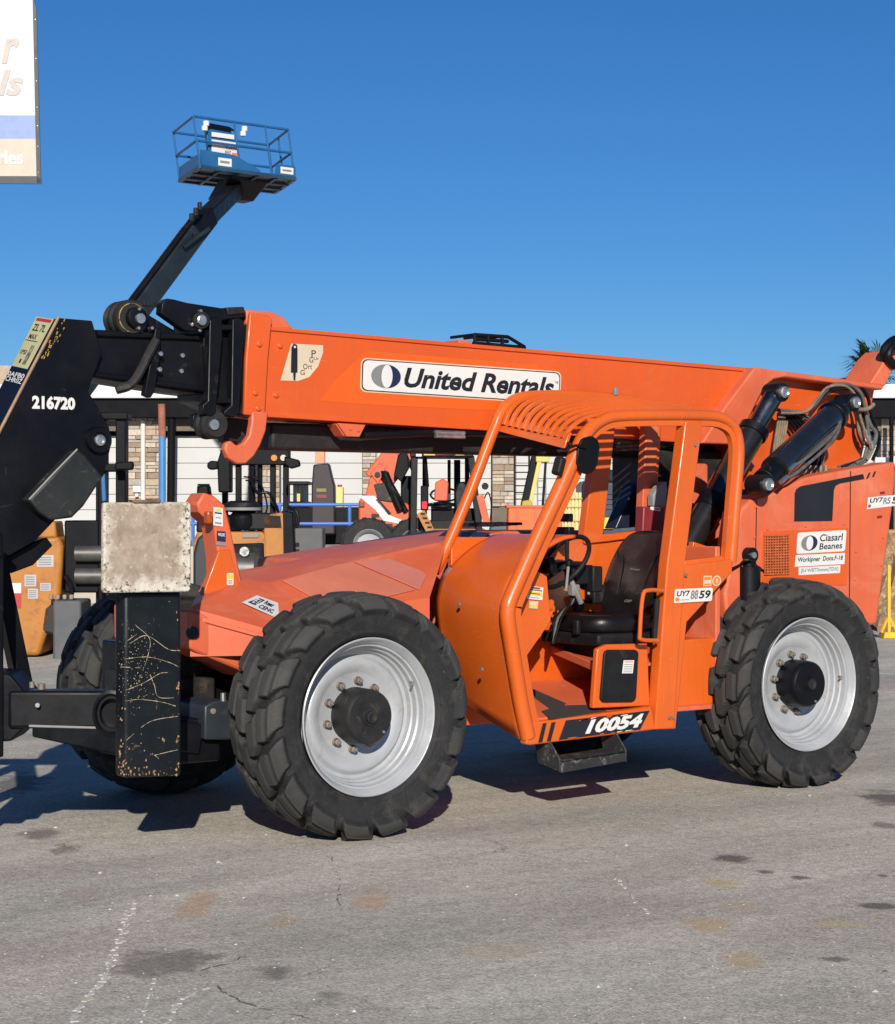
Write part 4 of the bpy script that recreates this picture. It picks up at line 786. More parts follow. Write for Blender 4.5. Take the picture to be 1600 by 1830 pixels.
# roof: front bar, bowed slats
nf, nn = CFp(892, 760), C(1014, 788)
MB().prism([CFp(899, 750), C(1016, 776), C(1008, 802), CFp(886, 770)], V((0.03, 0, 0.012))).build('roof_front_bar', M_cab, cab, 0.005)
nearp = spline([C(1014, 786), C(1030, 766), C(1050, 752), C(1080, 743), C(1120, 738), C(1200, 735), C(1285, 736)], 4)
farp = spline([CFp(893, 758), CFp(903, 733), CFp(918, 716), CFp(936, 708), CFp(960, 704), CFp(1020, 704), CFp(1098, 707)], 4)
NS = 10
for k in range(NS):
    t = (k + 0.7) / (NS + 0.4); pts = [a.lerp(b_, t) for a, b_ in zip(nearp, farp)]
    s_ = MB(); rows = []
    for i, p in enumerate(pts):
        d = (pts[min(i + 1, len(pts) - 1)] - pts[max(i - 1, 0)]).normalized(); u = d.cross(V((0, -1, 0))).normalized(); u = u if u.z > 0 else -u
        wv = V((0, 0.016, 0)); hv = u * 0.012
        rows.append([p + wv + hv, p + wv - hv, p - wv - hv, p - wv + hv])
    s_.loft(rows, True); s_.build('roof_slat', M_cab, cab, 0.004, 50)
for i_, nm in ((len(nearp) - 1, 'roof_rear_bar'), (len(nearp) // 2 + 3, 'roof_cross_bar')):
    MB().beam(nearp[i_] - V((0, 0, .03)), farp[i_] - V((0, 0, .03)), 0.08, 0.035).build(nm, M_cab, cab, 0.006)
# far wall, posts and sill of the far window
fz = C(1055, 1279).z
def FW(px, py): return P(px, py, cf_)
w0 = FW(1046, 958); 
MB().bx(1.22, 2.86, cf_ - .03, cf_ + .01, fz - .1, w0.z).build('far_wall', M_cab, cab, 0.005)
MB().plate([(1069, 758), (1101, 758), (1078, 962), (1044, 962)], cf_ - .05, 0.07).build('far_post', M_cab, cab, 0.008)
MB().plate([(1156, 758), (1178, 758), (1168, 962), (1146, 962)], cf_ - .05, 0.07).build('far_post', M_fade, cab, 0.008)
MB().plate([(1044, 962), (1085, 955), (1172, 945), (1172, 956), (1085, 968), (1046, 972)], cf_ - .055, 0.08).build('far_sill', M_cab, cab, 0.005)
FS = 0.19
MB().prism([V((1.25, cy_ + .03, fz + .03 * FS)), V((2.75, cy_ + .03, fz + .03 * FS)), V((2.75, cf_ - .03, fz + (cf_ - cy_) * FS)), V((1.25, cf_ - .03, fz + (cf_ - cy_) * FS))], (0, 0, -.03)).build('cab_floor', M_fade, cab, 0.004)
# seat pedestal and rear wall
MB().bx(2.32, 2.80, cy_ + .06, cf_ - .04, fz, fz + .42).build('seat_riser', M_cab, cab, 0.010)
MB().bx(2.78, 2.82, cy_ + .04, cf_ - .04, fz, fz + 1.0).build('rear_wall', M_fade, cab, 0.006)
sa_, sb_ = P(983, 1153, .94), P(1070, 1189, .27)
MB().prism([sa_, sb_, sb_ - V((0, 0, .05)), sa_ - V((0, 0, .05))], (.03, 0, 0)).build('seat_shelf', M_fade, cab, 0.006)
MB().prism([sa_ + V((.03, 0, -.005)), sb_ + V((.03, 0, -.005)), sb_ + V((.5, 0, -.005)), sa_ + V((.5, 0, -.005))], (0, 0, -.02)).build('seat_platform', M_fade, cab, 0.004)
# access panel below the seat
ap = MB().plate([(1068, 1160), (1085, 1152), (1158, 1150), (1162, 1262), (1060, 1266)], cy_ + .03, 0.04).build('seat_box', M_cab, cab, 0.008)
q = YQ(cy_ + .03, (1078, 1161), (1139, 1161), (1134, 1254), (1070, 1255))
def inq(s, t, z=0): return q[3].lerp(q[2], s).lerp(q[0].lerp(q[1], s), t) + V((0, z, 0))
MB().prism([inq(s, t) for s, t in rrect(0, 0, 1, 1, .13, .75)], (0, -0.018, 0)).build('access_panel', M_plast, ap, 0.005)
decal('panel_label', [inq(.55, .80, -.019), inq(.86, .80, -.019), inq(.84, .55, -.019), inq(.53, .55, -.019)], [(M_white, 'poly', FULL, 0), (M_oran, 'poly', box_(.1, .84, .9, .92), 1)] + [(M_inkg, 'poly', box_(.1, .1 + .14 * k, .9, .14 + .14 * k), 1) for k in range(5)], ap, (0, -1, 0))
# anti-slip strips
def FL(px, py, dz=0.0):
    r = ray(px, py); n = V((0, -FS, 1)); return CAM + r * ((V((0, cy_, fz + dz)) - CAM).dot(n) / r.dot(n))
for qd in ([(935, 1233), (950, 1231), (1012, 1258), (990, 1272)], [(968, 1272), (1000, 1262), (1068, 1260), (1085, 1272), (985, 1287)]):
    MB().prism([FL(a, b_, .003) for a, b_ in qd], (0, 0, .004)).build('tread_strip', mat('anti_slip_tread', (.035, .03, .028), .9, var=.3, vs=60, bump=.6, bs=220), cab, 0)
# model stripe on the sill
q = YQ(cy_ - .03, (955, 1290), (1164, 1266), (1164, 1302), (955, 1329))
it = [(M_ink, 'poly', [(.03, .02), (.065, .02), (.10, .88), (.068, .88)], 0), (M_ink, 'poly', [(.10, .02), (.135, .02), (.175, .88), (.14, .88)], 0), (M_ink, 'poly', [(.20, .02), (.90, .02), (.985, .90), (.26, .90)], 0), (M_white, 'text', '10054', (.42, .14, .93, .80), .05, .35, 1)]
rn = random.Random(3)
for k in range(14):
    s0 = rn.uniform(.25, .8); t0 = rn.choice((.84, .03, .80)); it.append((M_cab if rn.random() < .6 else M_white, 'poly', [(s0, t0), (s0 + rn.uniform(.03, .1), t0 + .01), (s0 + .06, t0 + rn.uniform(.03, .06)), (s0 + .01, t0 + .04)], 1.5))
decal('model_stripe', q, it, sill, (0, -1, 0))
# unit number plates
decal('number_plate', YQ(cy_ - .036, (1206, 1053), (1274, 1050), (1272, 1074), (1204, 1078)), [(M_white, 'poly', rrect(0, 0, 1, 1, .05, 2.8), 0), (M_ink, 'text', 'UY7', (.06, .46, .40, .86), .03, .1, 1), (M_inkg, 'text', '88', (.42, .20, .62, .88), .03, .1, 1), (M_ink, 'text', '59', (.64, .22, .95, .82), .03, .1, 1), (M_oran, 'poly', ell(.08, .25, .055, .15), 1), (M_inkg, 'poly', box_(.16, .18, .40, .22), 1)], cab, (0, -1, 0))
decal('service_label', YQ(cy_ - .028, (1257, 1029), (1272, 1029), (1271, 1047), (1256, 1048)), [(M_beige, 'poly', FULL, 0), (M_oran, 'poly', box_(.1, .6, .9, .9), 1), (M_oran, 'poly', box_(.1, .1, .9, .25), 1)], cab, (0, -1, 0))
decal('service_label', YQ(cy_ - .028, (1273, 1029), (1289, 1028), (1288, 1047), (1272, 1048)), [(M_beige, 'poly', ell(.5, .5, .5, .5), 0), (M_oran, 'poly', ell(.5, .5, .38, .38), 1), (M_beige, 'poly', box_(.42, .3, .58, .7), 2)], cab, (0, -1, 0))
# cowl: bowed front panel and sloping dash
rows = []; nu = 12
zprof = [(1.20, 0.43, 0.0), (1.13, 0.80, 0.0), (1.085, 1.08, 0.0), (1.075, 1.20, 0.0), (1.085, 1.27, 0.0), (1.12, 1.36, 0.0), (1.20, 1.45, 0.0), (1.34, 1.55, 0.0), (1.50, 1.62, 0.0), (1.60, 1.635, 0.0)]
prof_s = spline([V((a, 0, b_)) for a, b_, _ in zprof], 4)
for p in prof_s:
    row = []
    for j in range(nu + 1):
        t = j / nu; y = cy_ + 0.01 + (cf_ - cy_ - 0.02) * t
        zz = p.z
        if p.z < 0.9: zz = p.z + (0.9 - p.z) * 0.50 * t
        bulge = -0.022 * math.sin(math.pi * min(1, t * 1.1)) * (1 if p.z < 1.3 else max(0, (1.55 - p.z) / .25))
        row.append(V((p.x + bulge + 0.03 * t, y, zz)))
    rows.append(row)
cw = MB().loft(rows); cow = cw.build('cowl', M_cab, cab, smooth=60); s2 = cow.modifiers.new('sol', 'SOLIDIFY'); s2.thickness = 0.02
for a, b_ in ((822, 1080), (862, 1196)):
    q = PX(a, b_, 1.03); MB().lathe([(0, .012), (-.01, .011), (-.011, .0005)], c=q, axis='x', n=10).build('bolt', M_nut, cow)
# labels on the inner front post
q = [PX(941, 1047, 1.46), PX(971, 1049, 1.46), PX(970, 1073, 1.46), PX(941, 1071, 1.46)]
lq = YQ(.42, (942, 1046), (971, 1050), (969, 1073), (941, 1070))
lp = MB().plate([(925, 1000), (978, 1030), (985, 1110), (930, 1190), (918, 1100)], .425, .02).build('side_panel', M_cab, cab, 0.004)
decal('warning_label', lq, [(M_white, 'poly', FULL, 0), (M_red, 'poly', box_(.25, .8, .8, .95), 1), (M_ink, 'poly', box_(.05, .68, .95, .75), 1), (M_yel, 'poly', box_(.05, .3, .95, .6), 1), (M_ink, 'poly', box_(.2, .42, .8, .48), 2), (M_inkg, 'poly', box_(.2, .12, .8, .17), 1)], lp, (0, -1, 0))
decal('warning_label', YQ(.42, (946, 1074), (962, 1075), (960, 1088), (945, 1087)), [(M_beige, 'poly', FULL, 0), (M_yel, 'poly', box_(.1, .2, .9, .5), 1)], lp, (0, -1, 0))
MB().plate([(918, 1130), (965, 1112), (992, 1088), (985, 1105), (925, 1195)], .50, .06).build('kick_panel', M_cab, cab, 0.006)

# seat
SX, SY, SZ = 2.18, 0.60, fz + 0.50
def cushion(rows_, nm, m, parent, sub=2):
    b = MB(); n = len(rows_[0]); b.loft(rows_, True); b.f.append(tuple(range(n))); b.m.append(0); e = (len(rows_) - 1) * n; b.f.append(tuple(range(e + n - 1, e - 1, -1))); b.m.append(0)
    o = b.build(nm, m, parent, smooth=80); s = o.modifiers.new('s', 'SUBSURF'); s.levels = sub; s.render_levels = sub; return o
def sring(c, hx, hy, z, crown=0.0, n=16, e=3.2):
    o = []
    for k in range(n):
        t = 2 * math.pi * k / n; ct, st = math.cos(t), math.sin(t)
        o.append(V((c.x + hx * math.copysign(abs(ct) ** (2 / e), ct), c.y + hy * math.copysign(abs(st) ** (2 / e), st), z)))
    return o
sc0 = P(1085, 1095, SY); sc0.z = 0
zt = P(1080, 1094, SY).z
ctr = V((P(1078, 1100, SY).x, SY, 0))
seat = cushion([sring(ctr, .10, .10, zt - .02), sring(ctr, .24, .23, zt), sring(ctr, .28, .275, zt - .012), sring(ctr, .30, .29, zt - .055), sring(ctr, .29, .28, zt - .11), sring(ctr, .25, .25, zt - .125)], 'seat', M_vinyl, T)
MB().bx(ctr.x - .28, ctr.x + .27, SY - .28, SY + .28, zt - .19, zt - .115).build('seat_pan', M_plast, seat, 0.02, None, 3)
MB().bx(ctr.x - .16, ctr.x + .20, SY - .20, SY + .20, fz + .30, zt - .18).build('suspension', M_dark, seat, 0.01)
MB().box((ctr.x - .30, SY - .10, zt - .08), (.03, .05, .09)).build('adjuster_latch', M_plast, seat, .008)
# backrest: tall shell with rounded shoulders, leaning back
bb = MB(); rows = []
bx0 = P(1128, 1112, SY).x; zb0 = zt - .03; zt0 = P(1120, 948, SY).z; lean = 0.34; nb = 14
prof_b = [(0.0, .17), (.06, .22), (.18, .26), (.36, .275), (.56, .275), (.72, .26), (.86, .235), (.95, .19), (1.0, .11)]
for (t, hw_) in prof_b:
    z = zb0 + (zt0 - zb0) * t; x = bx0 + lean * t * .55 - .02 * math.sin(t * 3.1)
    th_ = .075 * (1 - .30 * t); row = []
    for k in range(nb):
        a = 2 * math.pi * k / nb; ca_, sa = math.cos(a), math.sin(a)
        wing = -.085 * (abs(sa) ** 2.2) * (1 - .4 * t) if True else 0
        row.append(V((x + .03 + th_ * math.copysign(abs(ca_) ** .8, ca_) + wing, SY + hw_ * math.copysign(abs(sa) ** .75, sa), z)))
    rows.append(row)
back = cushion(rows, 'backrest', M_vinyl, seat)
bfx = lambda t: bx0 + lean * t * .55 - .02 * math.sin(t * 3.1) - .035
for s in (-1, 1):
    MB().tube(spline([V((bfx(.12) - .008, SY + s * .13, zb0 + .1 * (zt0 - zb0))), V((bfx(.35) - .006, SY + s * .12, zb0 + .38 * (zt0 - zb0))), V((bfx(.6) - .004, SY + s * .14, zb0 + .62 * (zt0 - zb0))), V((bfx(.75), SY + s * .18, zb0 + .75 * (zt0 - zb0)))], 4), .004, 6).build('stitch_seam', M_plast, seat)
def seat_logo(t, h_, txt, w_):
    z0 = zb0 + (zt0 - zb0) * t; x0 = bfx(t) - .012; sx_ = .0
    q_ = [V((x0 + .01, SY - w_ / 2, z0 + h_)), V((x0 + .01, SY + w_ / 2, z0 + h_)), V((x0, SY + w_ / 2, z0)), V((x0, SY - w_ / 2, z0))]
    q_ = [q_[1], q_[0], q_[3], q_[2]]
    decal('seat_print', q_, [(M_grey, 'text', txt, (0, 0, 1, 1), .0, .1, 0)], seat, (-1, 0, 0.2))
seat_logo(.53, .014, 'Primus', .09); seat_logo(.16, .016, 'GRP', .07)
MB().tube([V((ctr.x + .05, SY + .29, zt - .10)), V((ctr.x + .05, SY + .30, zt + .03)), V((ctr.x + .02, SY + .30, zt + .08))], [.03, .035, .025], 10).build('seat_belt_buckle', M_plast, seat)
MB().tube(spline([V((bx0 + .02, SY - .30, zt - .06)), V((bx0 + .06, SY - .29, zt + .14)), V((bx0 + .10, SY - .28, zt + .32))], 4), .03, 10).build('armrest', M_vinyl, seat)
# red cover and grey hose boot behind the seat
cv = MB().plate([(1151, 905), (1188, 908), (1188, 952), (1182, 1000), (1146, 1000)], .85, .08).build('maroon_cover', M_maroon, cab, .01)
MB().plate([(1168, 905), (1168, 885), (1178, 868), (1192, 860), (1194, 875), (1190, 905)], .84, .06).build('grey_boot', M_grey, cab, .008)
decal('cover_label', YQ(.848, (1162, 905), (1180, 907), (1180, 914), (1162, 911)), [(M_white, 'poly', rrect(0, 0, 1, 1, .2), 0), (M_red, 'poly', box_(.5, .3, .9, .7), 1)], cab, (0, -1, 0))
# grab handle
MB().tube(spline([P(1186, 1056, cy_ - .05), P(1160, 1055, cy_ - .07), P(1149, 1066, cy_ - .07), P(1144, 1130, cy_ - .07), P(1147, 1143, cy_ - .07), P(1176, 1145, cy_ - .05)], 5), .013, 10).build('grab_handle', M_cab, cab)
MB().tube([P(1176, 1070, cy_ + .03), P(1172, 1140, cy_ + .03)], .026, 10).build('gas_strut', M_plast, cab)
# steering wheel on its column
hubp = P(1008, 1004, .56); tilt = Matrix.Rotation(R_(-52), 3, 'Y')
sw = MB(); ring = [hubp + tilt @ V((.195 * math.cos(t), .195 * math.sin(t), 0)) for t in [2 * math.pi * k / 40 for k in range(41)]]
sw.tube(ring, .015, 8, False)
for an in (0.5, 2.6, 4.6): sw.tube([hubp + tilt @ V((0, 0, -.03)), hubp + tilt @ V((.19 * math.cos(an), .19 * math.sin(an), 0))], .013, 8)
sw.lathe([(-.05, .04), (-.01, .045), (0, .03)], c=hubp, axis='z', n=16, capped=True)
part(sw, 'steering_wheel', M_plast, smooth=60)
colm = MB(); colm.tube([hubp + tilt @ V((0, 0, -.02)), hubp + tilt @ V((0, 0, -.24))], .045, 12); colm.box(hubp + tilt @ V((0, -.02, -.13)), (.14, .12, .12)); colm.box(hubp + tilt @ V((.02, -.09, -.2)), (.08, .07, .16))
part(colm, 'steering_column', M_plast, bevel=.01)
MB().tube(spline([hubp + V((-.05, -.12, -.10)), hubp + V((-.02, -.14, -.18)), hubp + V((.02, -.14, -.25))], 4), .018, 8).build('turn_lever', M_grey, cab)
MB().box(P(1000, 925, .75), (.05, .22, .05)).build('dash_gauge', M_blk, cab, .008)
MB().box(P(1004, 950, .78), (.05, .2, .06)).build('dash_gauge', M_blk, cab, .008)
MB().lathe([(0, .16), (.012, .165), (.02, .15), (.022, .0005)], c=V((1.95, .78, P(1060, 1008, .78).z)), axis='z', n=24).build('dash_shelf', M_plast, cab)
MB().bx(1.55, 1.63, .62, .70, fz + .08, fz + .13).build('pedal', M_blk, cab, .01)
# mirrors on the front post
mr = part(MB().prism([P(a, b_, cy_ - .06) for a, b_ in ((1040, 783), (1058, 778), (1070, 786), (1073, 800), (1069, 830), (1062, 843), (1048, 848), (1037, 842), (1030, 828), (1032, 800))], (0.03, 0.05, 0)), 'mirror', M_blk, bevel=.014, seg=3)
MB().tube([P(1012, 802, cy_ - .055), P(1030, 796, cy_ - .07), P(1048, 800, cy_ - .07)], .009, 8).build('mirror_arm', M_blk, mr)
MB().tube(spline([C(1010, 800) + V((0, -.062, 0)), C(1022, 793) + V((-.06, -.04, .0)), C(1036, 797) + V((0, .05, 0))], 4), .010, 8).build('mirror_clamp', M_blk, mr)
part(MB().box(P(999, 833, cy_ - .03), (.05, .07, .11), Matrix.Rotation(R_(18), 3, 'Y')), 'work_lamp', M_plast, bevel=.016, seg=3)
part(MB().box(P(1100, 700, .9), (.03, .03, .05)), 'roof_sensor', M_grey, bevel=.005)
# boarding step
st = MB(); zs = P(1060, 1372, cy_ - .10).z; ya = cy_ - .12
def SP(px, py, y=ya): return P(px, py, y)
st.prism([SP(1003, 1360), SP(1118, 1343), SP(1118, 1361), SP(1003, 1382)], (0, 0.015, 0))
st.prism([SP(1003, 1360), SP(1118, 1343), SP(1118, 1343) + V((0, .20, 0.0)), SP(1003, 1360) + V((0, .20, 0))], (0, 0, -.012))
a0, a1 = SP(1003, 1360), SP(1118, 1343)
for (p, dx) in ((a0, -0.0), (a1, 0.012)):
    st.prism([p + V((dx, 0, -.065)), p + V((dx, .20, -.03)), p + V((dx, .26, .18)), p + V((dx, .16, .18)), p + V((dx, .0, .012))], (-.012, 0, 0))
st.beam(a0 + V((-.10, .2, .18)), a1 + V((.12, .2, .18)), .12, .03)
part(st, 'boarding_step', mat('worn_black_step', (.022, .022, .023), .6, var=.3, vs=8, dirt=[((.22, .21, .20), .54, .72, 12, 1.2)], bump=.1), bevel=.004)

# ---------------------------------------------------------------- rear body
ry = 0.30
rear = part(MB().plate([(1296, 1060), (1312, 985), (1322, 915), (1342, 893), (1385, 880), (1440, 853), (1520, 838), (1602, 825), (1601, 856), (1596, 910), (1568, 1116), (1540, 1122), (1330, 1122), (1300, 1110)], ry, 0.17), 'rear_body', M_fade, bevel=0.02, seg=3)
part(MB().bx(3.0, 4.5, 1.78, 2.3, 0.95, 1.42), 'rear_body', M_fade, bevel=.03)
part(MB().bx(3.6, 4.38, 0.46, 0.95, 1.0, 1.78), 'fuel_tank', M_fade, bevel=.03)
part(MB().bx(4.2, 4.6, 0.96, 1.8, 0.7, 1.8), 'counterweight', M_fade, bevel=.04)
part(MB().bx(2.95, 3.6, 0.95, 1.03, 0.9, 1.85), 'pivot_plate', M_fade, bevel=.02)
part(MB().bx(3.12, 3.4, .95, 1.04, 1.0, 2.1), 'tower_plate', M_fade, bevel=.02)
q = YQ(ry, (1415, 840), (1565, 840), (1565, 936), (1415, 936))
def rn_(a, b_): return ((a - 1415) / 150., 1 - (b_ - 840) / 96.)
decal('body_stripe', q, [(M_ink, 'poly', [rn_(*p) for p in ((1419, 932), (1420, 881), (1423, 874), (1430, 869), (1480, 859), (1542, 847), (1544, 856), (1500, 864), (1492, 868), (1489, 876), (1486, 931))], 0), (M_ink, 'poly', [rn_(*p) for p in ((1547, 856), (1551, 855), (1556, 844), (1552, 845))], 0), (M_ink, 'poly', [rn_(*p) for p in ((1558, 853), (1562, 852), (1566, 842), (1562, 843))], 0)], rear, (0, -1, 0))
decal('number_plate', YQ(ry, (1551, 889), (1616, 883), (1616, 902), (1549, 910)), [(M_white, 'poly', FULL, 0), (M_ink, 'text', 'UY7', (.06, .5, .42, .9), .03, .1, 1), (M_inkg, 'text', 'RS', (.42, .25, .62, .85), .03, .1, 1), (M_ink, 'text', '59', (.66, .2, .96, .85), .03, .1, 1), (M_red, 'poly', ell(.06, .25, .04, .14), 1)], rear, (0, -1, 0))
for a, b_ in ((1578, 881), (1573, 924)): MB().plate([(a - 4, b_ - 2), (a + 4, b_ - 3), (a + 4, b_ + 1), (a - 4, b_ + 2)], ry - .006, .02).build('panel_latch', M_maroon, rear)
pn = MB().plate([(1362, 950), (1516, 943), (1514, 1046), (1362, 1046)], ry - .004, .02).build('service_door', M_boom, rear, .002)
gy = ry - .006
gr = MB().plate([(1367, 957), (1412, 955), (1412, 1026), (1367, 1029)], gy, .03).build('grille', mat('grille_back', (.16, .035, .012), .8, var=.4, vs=18), rear)
gl = MB()
for k in range(10): a = 1368 + 43 * k / 9; gl.plate([(a - .8, 957 - k * .2), (a + .8, 957 - k * .2), (a + .8, 1028 - k * .3), (a - .8, 1028 - k * .3)], gy - .006, .005)
for k in range(15): b_ = 958 + 69 * k / 14; gl.plate([(1367, b_ - .8), (1412, b_ - 2.4), (1412, b_ - .8), (1367, b_ + .8)], gy - .010, .004)
o_st = gl.build('grille_mesh', mat('grille_wire', (.50, .11, .03), .6, var=.3, vs=30), rear, smooth=0); o_st['kind'] = 'stuff'
q = YQ(ry - .004, (1425, 952), (1513, 947), (1510, 985), (1423, 990))
decal('company_plate', q, [(M_white, 'poly', rrect(0, 0, 1, 1, .05, 2.2), 0), (M_inkg, 'poly', ell(.25, .48, .165, .36, 24, 90, 270), 1), (M_navy, 'poly', ell(.25, .48, .165, .36, 24, -90, 90), 1), (M_white, 'poly', ell(.255, .48, .07, .32), 2), (M_ink, 'text', 'Ciasarl', (.46, .52, .93, .86), .015, .05, 1), (M_ink, 'text', 'Beanes', (.46, .14, .93, .44), .015, .05, 1)], rear, (0, -1, 0))
decal('company_plate', YQ(ry - .004, (1422, 992), (1510, 988), (1509, 1008), (1420, 1013)), [(M_white, 'poly', FULL, 0), (M_ink, 'text', 'Workipner  Dons.F-18', (.05, .26, .96, .80), .02, .1, 1)], rear, (0, -1, 0))
decal('company_plate', YQ(ry - .004, (1427, 1014), (1502, 1010), (1501, 1024), (1427, 1028)), [(M_white, 'poly', FULL, 0), (M_inkg, 'text', '(S-f WBT7mmm(TDX)', (.05, .2, .95, .8), .02, .1, 1)], rear, (0, -1, 0))
# stabiliser cylinder over the rear wheel
sy = .30
sc_ = part(MB().cyl(P(1338, 1080, sy), P(1338, 1012, sy), .078, 24), 'stabiliser_cylinder', M_blk, bevel=.006)
MB().cyl(P(1338, 1014, sy), P(1338, 1000, sy), .05, 18).build('cylinder_head', M_blk, sc_, .006)
pe = P(1336, 992, sy); MB().lathe([(-.05, .025), (-.05, .05), (.05, .05), (.05, .025)], c=pe, n=22, capped=True).build('cylinder_eye', M_blk, sc_)
MB().lathe([(-.05, .022), (-.065, .02), (-.066, .0005)], c=pe, n=14).build('pin', M_bright, sc_)
MB().tube(spline([P(1308, 1018, sy), P(1325, 1008, sy), P(1336, 1000, sy - .06), P(1352, 1012, sy), P(1368, 1024, sy)], 4), .012, 8).build('hose', M_blk, sc_)
# lift cylinders
def hcyl(name, p_top, p_bot, rb, rr, f0, f1, parent_lbl=None, rod_m=M_chrome):
    d = p_bot - p_top; b = MB(); b.cyl(p_top + d * f0, p_top + d * f1, rb, 28)
    o = part(b, name, M_gloss)
    MB().cyl(p_top + d * .03, p_top + d * (f0 + .01), rr, 24).build('rod', rod_m, o)
    MB().cyl(p_top + d * (f0 - .012), p_top + d * (f0 + .03), rb * 1.14, 28).build('gland', M_blk, o, .004)
    for p in (p_top, p_bot):
        MB().lathe([(-.07, .03), (-.07, .065), (.07, .065), (.07, .03)], c=p, n=26, capped=True).build('eye', M_blk, o)
        MB().lathe([(-.07, .042), (-.095, .040), (-.10, .030), (-.092, .022), (-.092, .0005)], c=p, n=22).build('pin', M_bright, o)
    MB().beam(p_top, p_top + d * .10, .10, .10).build('rod_end', M_blk, o, .01)
    return o
cA = hcyl('lift_cylinder', P(1386, 702, .76), P(1222, 988, .76), .092, .066, .24, .97)
dA = P(1222, 988, .76) - P(1386, 702, .76); pA = P(1386, 702, .76)
MB().cyl(pA + dA * .66, pA + dA * .74, .102, 28).build('cylinder_band', M_blk, cA, .004)
cB = hcyl('compensating_cylinder', P(1514, 720, .78), P(1357, 866, .22), .095, .05, .17, .84, rod_m=M_bright)
dB = P(1357, 866, .22) - P(1514, 720, .78); pB = P(1514, 720, .78)
MB().cyl(pB + dB * .82, pB + dB * .96, .075, 24).build('cylinder_base', M_blk, cB, .004)
for k in range(2):
    o_ = V((0, -.10, -.02 - .03 * k)); MB().tube(spline([pB + dB * .22 + o_ * 1.0, pB + dB * .30 + o_ * 1.3, pB + dB * .45 + o_ * 1.5, pB + dB * (.68 + .08 * k) + o_ * 1.3, pB + dB * (.75 + .10 * k) + o_], 4), .011, 8).build('hard_line', M_hoseg, cB)
    MB().cyl(pB + dB * (.74 + .09 * k) + o_, pB + dB * (.80 + .09 * k) + o_, .016, 10).build('line_fitting', M_bright, cB)
# hose bundles around the boom pivot
def hose(pts, r, m, y0=.92): 
    part(MB().tube(spline([P(a, b_, y0 + (p[2] if len(p) > 2 else 0)) for p in pts for a, b_ in [p[:2]]], 6), r, 8), 'hydraulic_hose', m)
hose([(1386, 732), (1420, 735), (1440, 736), (1455, 725), (1475, 700), (1492, 687), (1520, 688), (1540, 705), (1548, 740), (1552, 770), (1556, 800), (1545, 820), (1530, 828)], .012, M_hoseg)
hose([(1392, 738), (1425, 738), (1445, 733), (1462, 712), (1480, 692), (1512, 690), (1532, 712), (1538, 745), (1550, 780), (1560, 800), (1550, 822)], .010, M_hose, .90)
hose([(1522, 722), (1532, 730), (1545, 732), (1556, 728), (1562, 722)], .015, M_hose, .86)
hose([(1524, 705), (1533, 735), (1536, 770), (1545, 790), (1555, 800)], .014, M_hose, .95)
hose([(1548, 740), (1556, 760), (1566, 775), (1560, 800), (1548, 822), (1535, 830)], .016, M_hoseg, .93)
hose([(1540, 690), (1552, 712), (1556, 735), (1566, 765), (1572, 790), (1560, 822)], .013, M_blk, .97)
for k in range(6):
    o_ = k * 3.2; hose([(1462 + o_, 716 - o_ * .8), (1488 + o_, 692 + k), (1520 + o_, 693 + 2 * k), (1538 + o_ * .8, 722 + o_), (1544 + o_ * .6, 762 + o_ * .5), (1558 + o_ * .4, 792), (1552 - o_ * .5, 818), (1530 - o_ * 2, 834)], .0085, (M_blk, M_dark, M_hoseg)[k % 3], .94 + .012 * k)
for k in range(4): hose([(1402 + 5 * k, 733), (1425 + 6 * k, 744), (1448 + 5 * k, 752 + 4 * k), (1462 + 4 * k, 790), (1452 + 6 * k, 842)], .008, (M_blk, M_hoseg)[k % 2], .95)
for k in range(3): part(MB().cyl(P(1546 + 5 * k, 768 + 10 * k, .90), P(1549 + 5 * k, 782 + 10 * k, .90), .017, 10), 'hose_coupling', M_bright)
hose([(1550, 800), (1540, 825), (1510, 838), (1470, 842)], .012, M_hoseg, .93)
for k in range(5): hose([(1391 + 4 * k, 738), (1390 + 4 * k, 760), (1385 + 4 * k, 790), (1382 + 4 * k, 815)], .009, M_hose, .98)
for k in range(4): hose([(1405 + 6 * k, 742), (1420 + 8 * k, 765), (1440 + 6 * k, 805), (1445 + 6 * k, 840)], .013, M_blk, .97)
for k in range(5): part(MB().cyl(P(1440 + 9 * k, 832, .72), P(1440 + 9 * k, 848, .72), .014, 10), 'hose_coupling', M_nut)
for k in range(2): part(MB().tube([P(1345, 807 + 9 * k, 1.2), P(1385, 806 + 9 * k, 1.2)], .02, 8), 'hydraulic_line', M_bright)
part(MB().bx(3.0, 4.4, 1.15, 1.5, 1.7, 2.2), 'pivot_housing', M_dark, bevel=.02)
# hard lines under the boom seen through the cab
for k in range(3): part(MB().tube(spline([P(1100, 790 + 7 * k, 1.2), P(1160, 788 + 7 * k, 1.2), P(1210, 796 + 8 * k, 1.2), P(1260, 812 + 8 * k, 1.2)], 4), .013, 8), 'hydraulic_line', M_bright)
# glossy dark slanted cover beyond the far window
part(MB().plate([(1100, 945), (1172, 780), (1200, 760), (1190, 800), (1165, 940)], 1.25, .12), 'slanted_guard', mat('dark_blue_gloss', (.012, .016, .035), .3, var=.3), bevel=.01)
